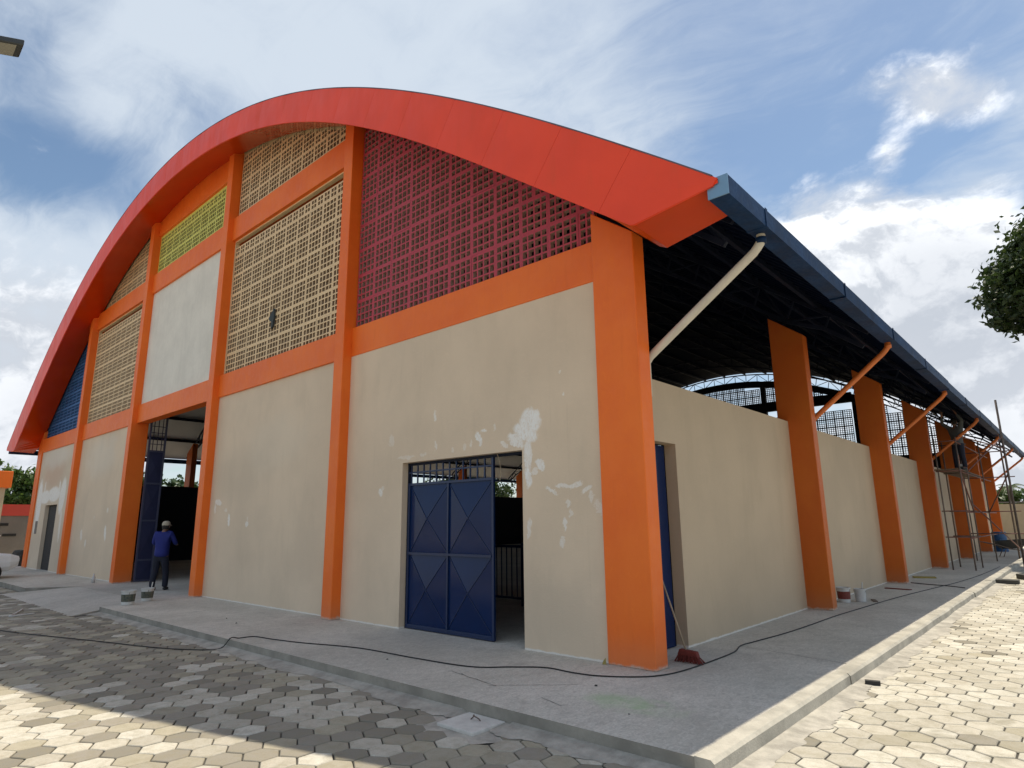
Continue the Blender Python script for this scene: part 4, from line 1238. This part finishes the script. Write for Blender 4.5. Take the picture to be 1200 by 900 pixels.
# ------------------------------------------------------------------ trees
def tree(name, label, loc, h, crowns, nleaf, lsize, leafm, trunk_r=.22, group=None, lean=(0, 0), limbs=True):
    """crowns: list of (x, y, z, rx, ry, rz) relative to the foot"""
    t = empty(name, loc); tag(t, label, 'tree', group)
    tm = MB()
    top = Vector((lean[0], lean[1], h * .62))
    pts = [Vector((0, 0, -.05)), Vector((lean[0] * .2, lean[1] * .2, h * .2)), Vector((lean[0] * .55, lean[1] * .5, h * .42)), top]
    tm.tube(pts, [trunk_r, trunk_r * .8, trunk_r * .65, trunk_r * .4], 9)
    if limbs:
        for c in crowns:
            e = Vector(c[:3]); s_ = pts[2].lerp(top, random.random())
            mid = (s_ + e) / 2 + Vector((random.uniform(-.3, .3), random.uniform(-.3, .3), .3))
            tm.tube([s_, mid, e], [trunk_r * .35, trunk_r * .22, trunk_r * .08], 6)
    tm.build('trunk', 'bark', t, smooth=True)
    lv = MB(); vol = [c[3] * c[4] * c[5] for c in crowns]; tv = sum(vol)
    for c, vv in zip(crowns, vol):
        n_ = int(nleaf * vv / tv)
        # clumps inside each lobe
        ncl = max(6, n_ // 45)
        cl = []
        for _ in range(ncl):
            while True:
                d = Vector((random.gauss(0, 1), random.gauss(0, 1), random.gauss(0, 1)))
                if d.length > .01: break
            d.normalize(); rr = random.uniform(.45, 1.06)
            cl.append((Vector((c[0] + d.x * c[3] * rr, c[1] + d.y * c[4] * rr, c[2] + d.z * c[5] * rr)), random.uniform(.16, .36) * (c[3] + c[5]) / 2))
        for q in range(n_):
            cc, cr = cl[q % ncl]
            d = Vector((random.gauss(0, 1), random.gauss(0, 1), random.gauss(0, .7))) * cr * .5
            p = cc + d
            nrm = Vector((random.gauss(0, .6), random.gauss(0, .6), random.uniform(.1, 1))).normalized()
            ax = nrm.cross(Vector((random.gauss(0, 1), random.gauss(0, 1), random.gauss(0, 1)))).normalized(); bx_ = nrm.cross(ax)
            L = lsize * random.uniform(.6, 1.3); Wd = L * .5
            o_ = len(lv.v)
            lv.v += [tuple(p - ax * L * .5), tuple(p + bx_ * Wd * .5 - nrm * L * .06), tuple(p + ax * L * .5 - nrm * L * .12), tuple(p - bx_ * Wd * .5 - nrm * L * .06)]
            lv.f.append((o_, o_ + 1, o_ + 2, o_ + 3)); lv.m.append(0)
    lv.build('crown', leafm, t, fix=False)
    return t
# large tree right of the hall, only its left edge is in view
tree('broadleaf_tree', 'big dark broadleaf tree standing over the pavers beyond the kerb', (6.35, 25.0, ZP), 14.5,
     [(-.6, 0, 11.3, 2.4, 2.6, 2.4), (-2.4, -.3, 10.2, 1.7, 1.9, 1.35), (-2.2, .2, 11.6, 1.4, 1.7, 1.2), (.3, .3, 12.9, 1.9, 2.0, 1.3), (2.4, .4, 11.4, 3.0, 2.6, 2.6), (.8, 2.2, 12, 2.6, 2.2, 2.4), (-3.1, .1, 9.4, .9, 1.0, .55), (-1.0, -1.6, 9.6, 1.8, 1.5, 1.0)],
     85000, .28, 'leaf_near', .38)
# trees left of the hall
def lobes(rx, rz, zc, n_):
    out = [(0, 0, zc, rx * .75, rx * .75, rz * .8)]
    for i in range(n_):
        a = random.uniform(0, 6.28); r = rx * random.uniform(.35, .6)
        out.append((r * math.cos(a), r * math.sin(a), zc + random.uniform(-.5, .55) * rz, rx * random.uniform(.35, .5), rx * random.uniform(.35, .5), rz * random.uniform(.35, .5)))
    return out
LT = [(-50.5, 4.6, 6.6, 3.4, 'round dense green tree behind the red topped wall'),
      (-56, .6, 7.6, 3.6, 'tall dense green tree behind the orange canopy'),
      (-47, 8.5, 5.8, 3.0, 'low dense green tree close beside the left eave of the hall')]
for x, y, h, r, lab in LT:
    tree('dense_tree', lab, (x, y, -.15), h, lobes(r, h * .36, h * .60, 8), 9000, .34, 'leaf_mid', .2, 'trees beyond the left wall')
for i, (x, y) in enumerate(((-38, 8.5), (-40.5, 15), (-38.5, 21.5), (-41, 28), (-39, 34), (-42, 40), (-45, 46))):
    h = 5.6 + 1.2 * (i % 3) + (3.5 if i > 3 else 0)
    tree('dense_tree', 'green tree outside the left side of the hall, seen through its doors', (x, y, -.15), h, lobes(3.0, h * .33, h * .62, 6), 5000, .36, 'leaf_mid' if i % 2 else 'leaf_dark', .18, 'trees seen through the hall')
# trees behind the far boundary wall
for i, (x, y, h) in enumerate(((-7, 60, 5.6), (-1.5, 66, 5.0), (3.5, 62, 5.6), (9, 64, 6.4), (15, 60, 6.0))):
    tree('far_tree', 'leafy green tree rising behind the far cream boundary wall', (x, y, -.15), h, lobes(3.0, h * .32, h * .60, 6), 3500, .45, 'leaf_mid', .2, 'trees behind the boundary wall')
def palm(loc, h, nf, L, label, group=None):
    t = empty('palm_tree', loc); tag(t, label, 'palm tree', group)
    MB().tube([(0, 0, -.05), (.1, .05, h * .4), (.2, .1, h * .75), (.25, .1, h)], [.16, .13, .11, .10], 9).build('trunk', 'bark', t, smooth=True)
    for k in range(nf):
        a = 2 * math.pi * k / nf + random.uniform(-.2, .2); el = random.uniform(.1, 1.0)
        m = MB(); pts = []
        for i in range(9):
            s_ = i / 8; r = L * s_ * math.cos(el * (1 - .5 * s_)); z = h + L * (math.sin(el) * s_ - .75 * s_ * s_)
            pts.append(Vector((.25 + r * math.cos(a), .1 + r * math.sin(a), z)))
        m.tube(pts, [.025] * 8 + [.008], 5)
        side = Vector((-math.sin(a), math.cos(a), 0))
        for i in range(1, 24):
            s_ = i / 24 * 8; q = int(s_); p = pts[q].lerp(pts[min(q + 1, 8)], s_ - q); fl = L * .30 * math.sin(math.pi * (.12 + .85 * i / 24))
            dn = Vector((0, 0, -.45 * fl)); fw = (pts[min(q + 1, 8)] - pts[q]).normalized() * .3 * fl
            for sg in (-1, 1):
                e = p + side * sg * fl + dn + fw
                m.add([p - fw * .12, p + fw * .12, e], [(0, 1, 2)])
        m.build('frond', 'leaf_palm', t, fix=False)
palm((-.4, 58, -.15), 4.0, 13, 1.3, 'palm tree rising behind the far cream boundary wall', 'palms')
palm((-37.5, 12.2, -.15), 4.0, 15, 2.4, 'palm tree outside the left side of the hall, seen through its doors')
palm((-36.5, 24.0, -.15), 4.4, 15, 2.4, 'taller palm outside the left side of the hall, seen through the blue sheet door')

# ------------------------------------------------------------------ surroundings
bwall = empty('boundary_wall', (4, 46.2, -.15)); tag(bwall, 'cream boundary wall closing the far end of the sunlit yard', 'wall')
for k in range(14):
    x0 = -20 + k * 3.0
    MB().box(x0 + .13, x0 + 2.87, -.08, .08, 0, 2.55).build('wall_panel', 'wall_cream', bwall)
    MB().box(x0 - .13, x0 + .13, -.11, .11, 0, 2.62).build('pier', 'wall_cream', bwall)
    MB().box(x0 - .125, x0 + 2.86, -.12, .12, 2.622, 2.70).build('coping', 'wall_grey', bwall)
# left: grey wall with a red top and slots
lw = empty('yard_wall', (-39, 6, -.15)); tag(lw, 'grey yard wall with red painted top band left of the hall', 'wall')
MB().box(-.1, .1, -16, 14, 0, 2.38).build('wall_face', 'wall_grey', lw)
MB().box(-.16, .16, -16, 14, 2.382, 2.98).build('top_band', 'wall_red', lw)
for y0, y1, z in ((-5.9, -4.9, 1.85), (-6.0, -5.6, 1.30), (-5.1, -4.5, 1.30), (-8.0, -6.4, 1.85)):
    MB().box(.102, .13, y0, y1, z, z + .14).build('slot', 'slot_dark', lw)
MB().box(.102, .135, -5.55, -5.15, 1.31, 1.37).build('slot_plate', 'white_plastic', lw)
cn = empty('canopy', (-38.2, .05, -.15)); tag(cn, 'orange boxed entrance canopy on pale posts at the yard wall', 'canopy')
MB().box(-1.6, 1.2, -3.6, .60, 3.78, 4.62).build('fascia_box', 'orange_paint', cn, bevel=.02)
for x, y in ((.9, .25), (-1.3, .25), (.9, -3.2), (-1.3, -3.2)): MB().box(x - .14, x + .14, y - .14, y + .14, 0, 3.78).build('post', 'wall_cream', cn)
rk = MB(); rk.lathe([(0, 0), (.45, 0), (.50, .2), (.42, .55), (.25, .8), (0, .85)], 9)
rk.v = [(x * (1 + .25 * mnoise.noise(Vector((x * 3, y * 3, z * 3)))), y * (1 + .25 * mnoise.noise(Vector((x * 3 + 5, y * 3, z * 3)))), z * (1 + .15 * mnoise.noise(Vector((x * 4, y * 4, 2))))) for x, y, z in rk.v]
o = rk.build('boulder', 'rock', None); o.scale = (.75, .75, .8); o.location = (-30.15, .10, -.01); tag(o, 'dark grey boulder at the left corner of the hall', 'boulder')

# white car at the left edge
car = empty('parked_car', (-22.75, -3.36, ZP), 0); tag(car, 'white hatchback parked on the pavers beside the hall front', 'car')
def section(y, w, zs):
    return [(sx * w_, y, z) for z, w_ in zs for sx in (1,)]
prof = [(-2.0, .52, .85, .30), (-1.9, .66, .95, .25), (-1.2, .74, 1.02, .24), (0, .76, 1.02, .24), (1.0, .76, .95, .24), (1.7, .72, .88, .36), (1.95, .62, .80, .48)]
m = MB(); ring = 10; vs = []
for y, w, zt, zb in prof:
    pts = [(-w * .9, zb), (-w, zb + .15), (-w * 1.02, (zb + zt) / 2), (-w * .97, zt - .06), (-w * .86, zt), (w * .86, zt), (w * .97, zt - .06), (w * 1.02, (zb + zt) / 2), (w, zb + .15), (w * .9, zb)]
    vs += [(x, y, z) for x, z in pts]
fs = []
for i in range(len(prof) - 1):
    for k in range(ring): a_ = i * ring + k; b_ = i * ring + (k + 1) % ring; fs.append((a_, b_, b_ + ring, a_ + ring))
fs += [tuple(range(ring)), tuple((len(prof) - 1) * ring + k for k in range(ring - 1, -1, -1))]
m.add(vs, fs); m.build('body', 'car_white', car, smooth=False, bevel=.03)
m = MB(); cb = [(-1.75, .62, .98, .05), (-1.35, .60, 1.45, .05), (.1, .60, 1.48, .05), (.95, .64, .98, .05)]
vs = []
for y, w, z, _ in cb: vs += [(-w - (.06 if z < 1.2 else 0), y, z), (w + (.06 if z < 1.2 else 0), y, z)]
m.add(vs, [(0, 1, 3, 2), (2, 3, 5, 4), (4, 5, 7, 6), (0, 2, 4, 6), (1, 7, 5, 3)]); m.build('cabin_glass', 'car_glass', car)
MB().box(-.58, .58, -1.33, .08, 1.465, 1.50).build('roof', 'car_white', car, bevel=.02)
for y in (-1.25, 1.2):
    for s in (-1, 1):
        w_ = MB(); w_.lathe([(.19, -.10), (.29, -.10), (.31, -.06), (.31, .06), (.29, .10), (.19, .10)], 22); wh = w_.build('wheel', 'black_rubber', car, smooth=True)
        wh.location = (s * .70, y, .31); wh.rotation_euler = (0, R_(90), 0)
        MB().lathe([(0, s * .085), (.10, s * .09), (.19, s * .07), (.19, -s * .05)], 16).build('rim', 'rim_grey', wh, smooth=True)
for s in (-1, 1):
    MB().box(s * .42, s * .60, 1.86, 1.962, .64, .75).build('headlight', 'white_plastic', car, bevel=.01)
    MB().box(s * .40, s * .55, -2.015, -1.94, .62, .80).build('tail_light', 'car_red', car, bevel=.01)
MB().box(-.50, .50, 1.93, 1.985, .50, .60).build('bumper_grille', 'slot_dark', car)

# LED street lamp whose head hangs into view
Z6 = 6.0
la = empty('street_lamp', (-3.75, -7.95, ZP)); tag(la, 'grey street lamp with flat rectangular head reaching in over the pavers', 'street lamp')
hx0 = Vector((-2.38, -5.768, Z6)); w0 = Vector((-2.618, -5.762, Z6)); ax = Vector((-.50, -.866, 0)); 
p0 = hx0 - Vector(la.location); p1 = w0 - Vector(la.location)
p2 = p1 + ax * .66; p3 = p0 + ax * .66; up = Vector((0, 0, .06))
MB().add([p0, p1, p2, p3, p0 + up, p1 + up, p2 + up, p3 + up], [(0, 1, 2, 3), (4, 7, 6, 5), (0, 4, 5, 1), (1, 5, 6, 2), (2, 6, 7, 3), (3, 7, 4, 0)]).build('lamp_head', 'lamp_grey', la, bevel=.01)
ce = (p0 + p1 + p2 + p3) / 4
q = [ce + (p - ce) * .84 - Vector((0, 0, .004)) for p in (p0, p1, p2, p3)]
MB().add(q + [p + Vector((0, 0, .003)) for p in q], [(0, 1, 2, 3), (4, 7, 6, 5), (0, 4, 5, 1), (1, 5, 6, 2), (2, 6, 7, 3), (3, 7, 4, 0)]).build('lens', 'lamp_lens', la)
bend = (p2 + p3) / 2 + Vector((0, 0, .03))
MB().tube([(0, 0, 0), (0, 0, 3.0), (0, 0, 5.85)], [.09, .075, .06], 14).build('pole', 'lamp_grey', la, smooth=True)
MB().tube([(0, 0, 5.8), (bend.x * .3, bend.y * .3, 6.05), (bend.x, bend.y, bend.z)], .035, 10).build('arm', 'lamp_grey', la, smooth=True)
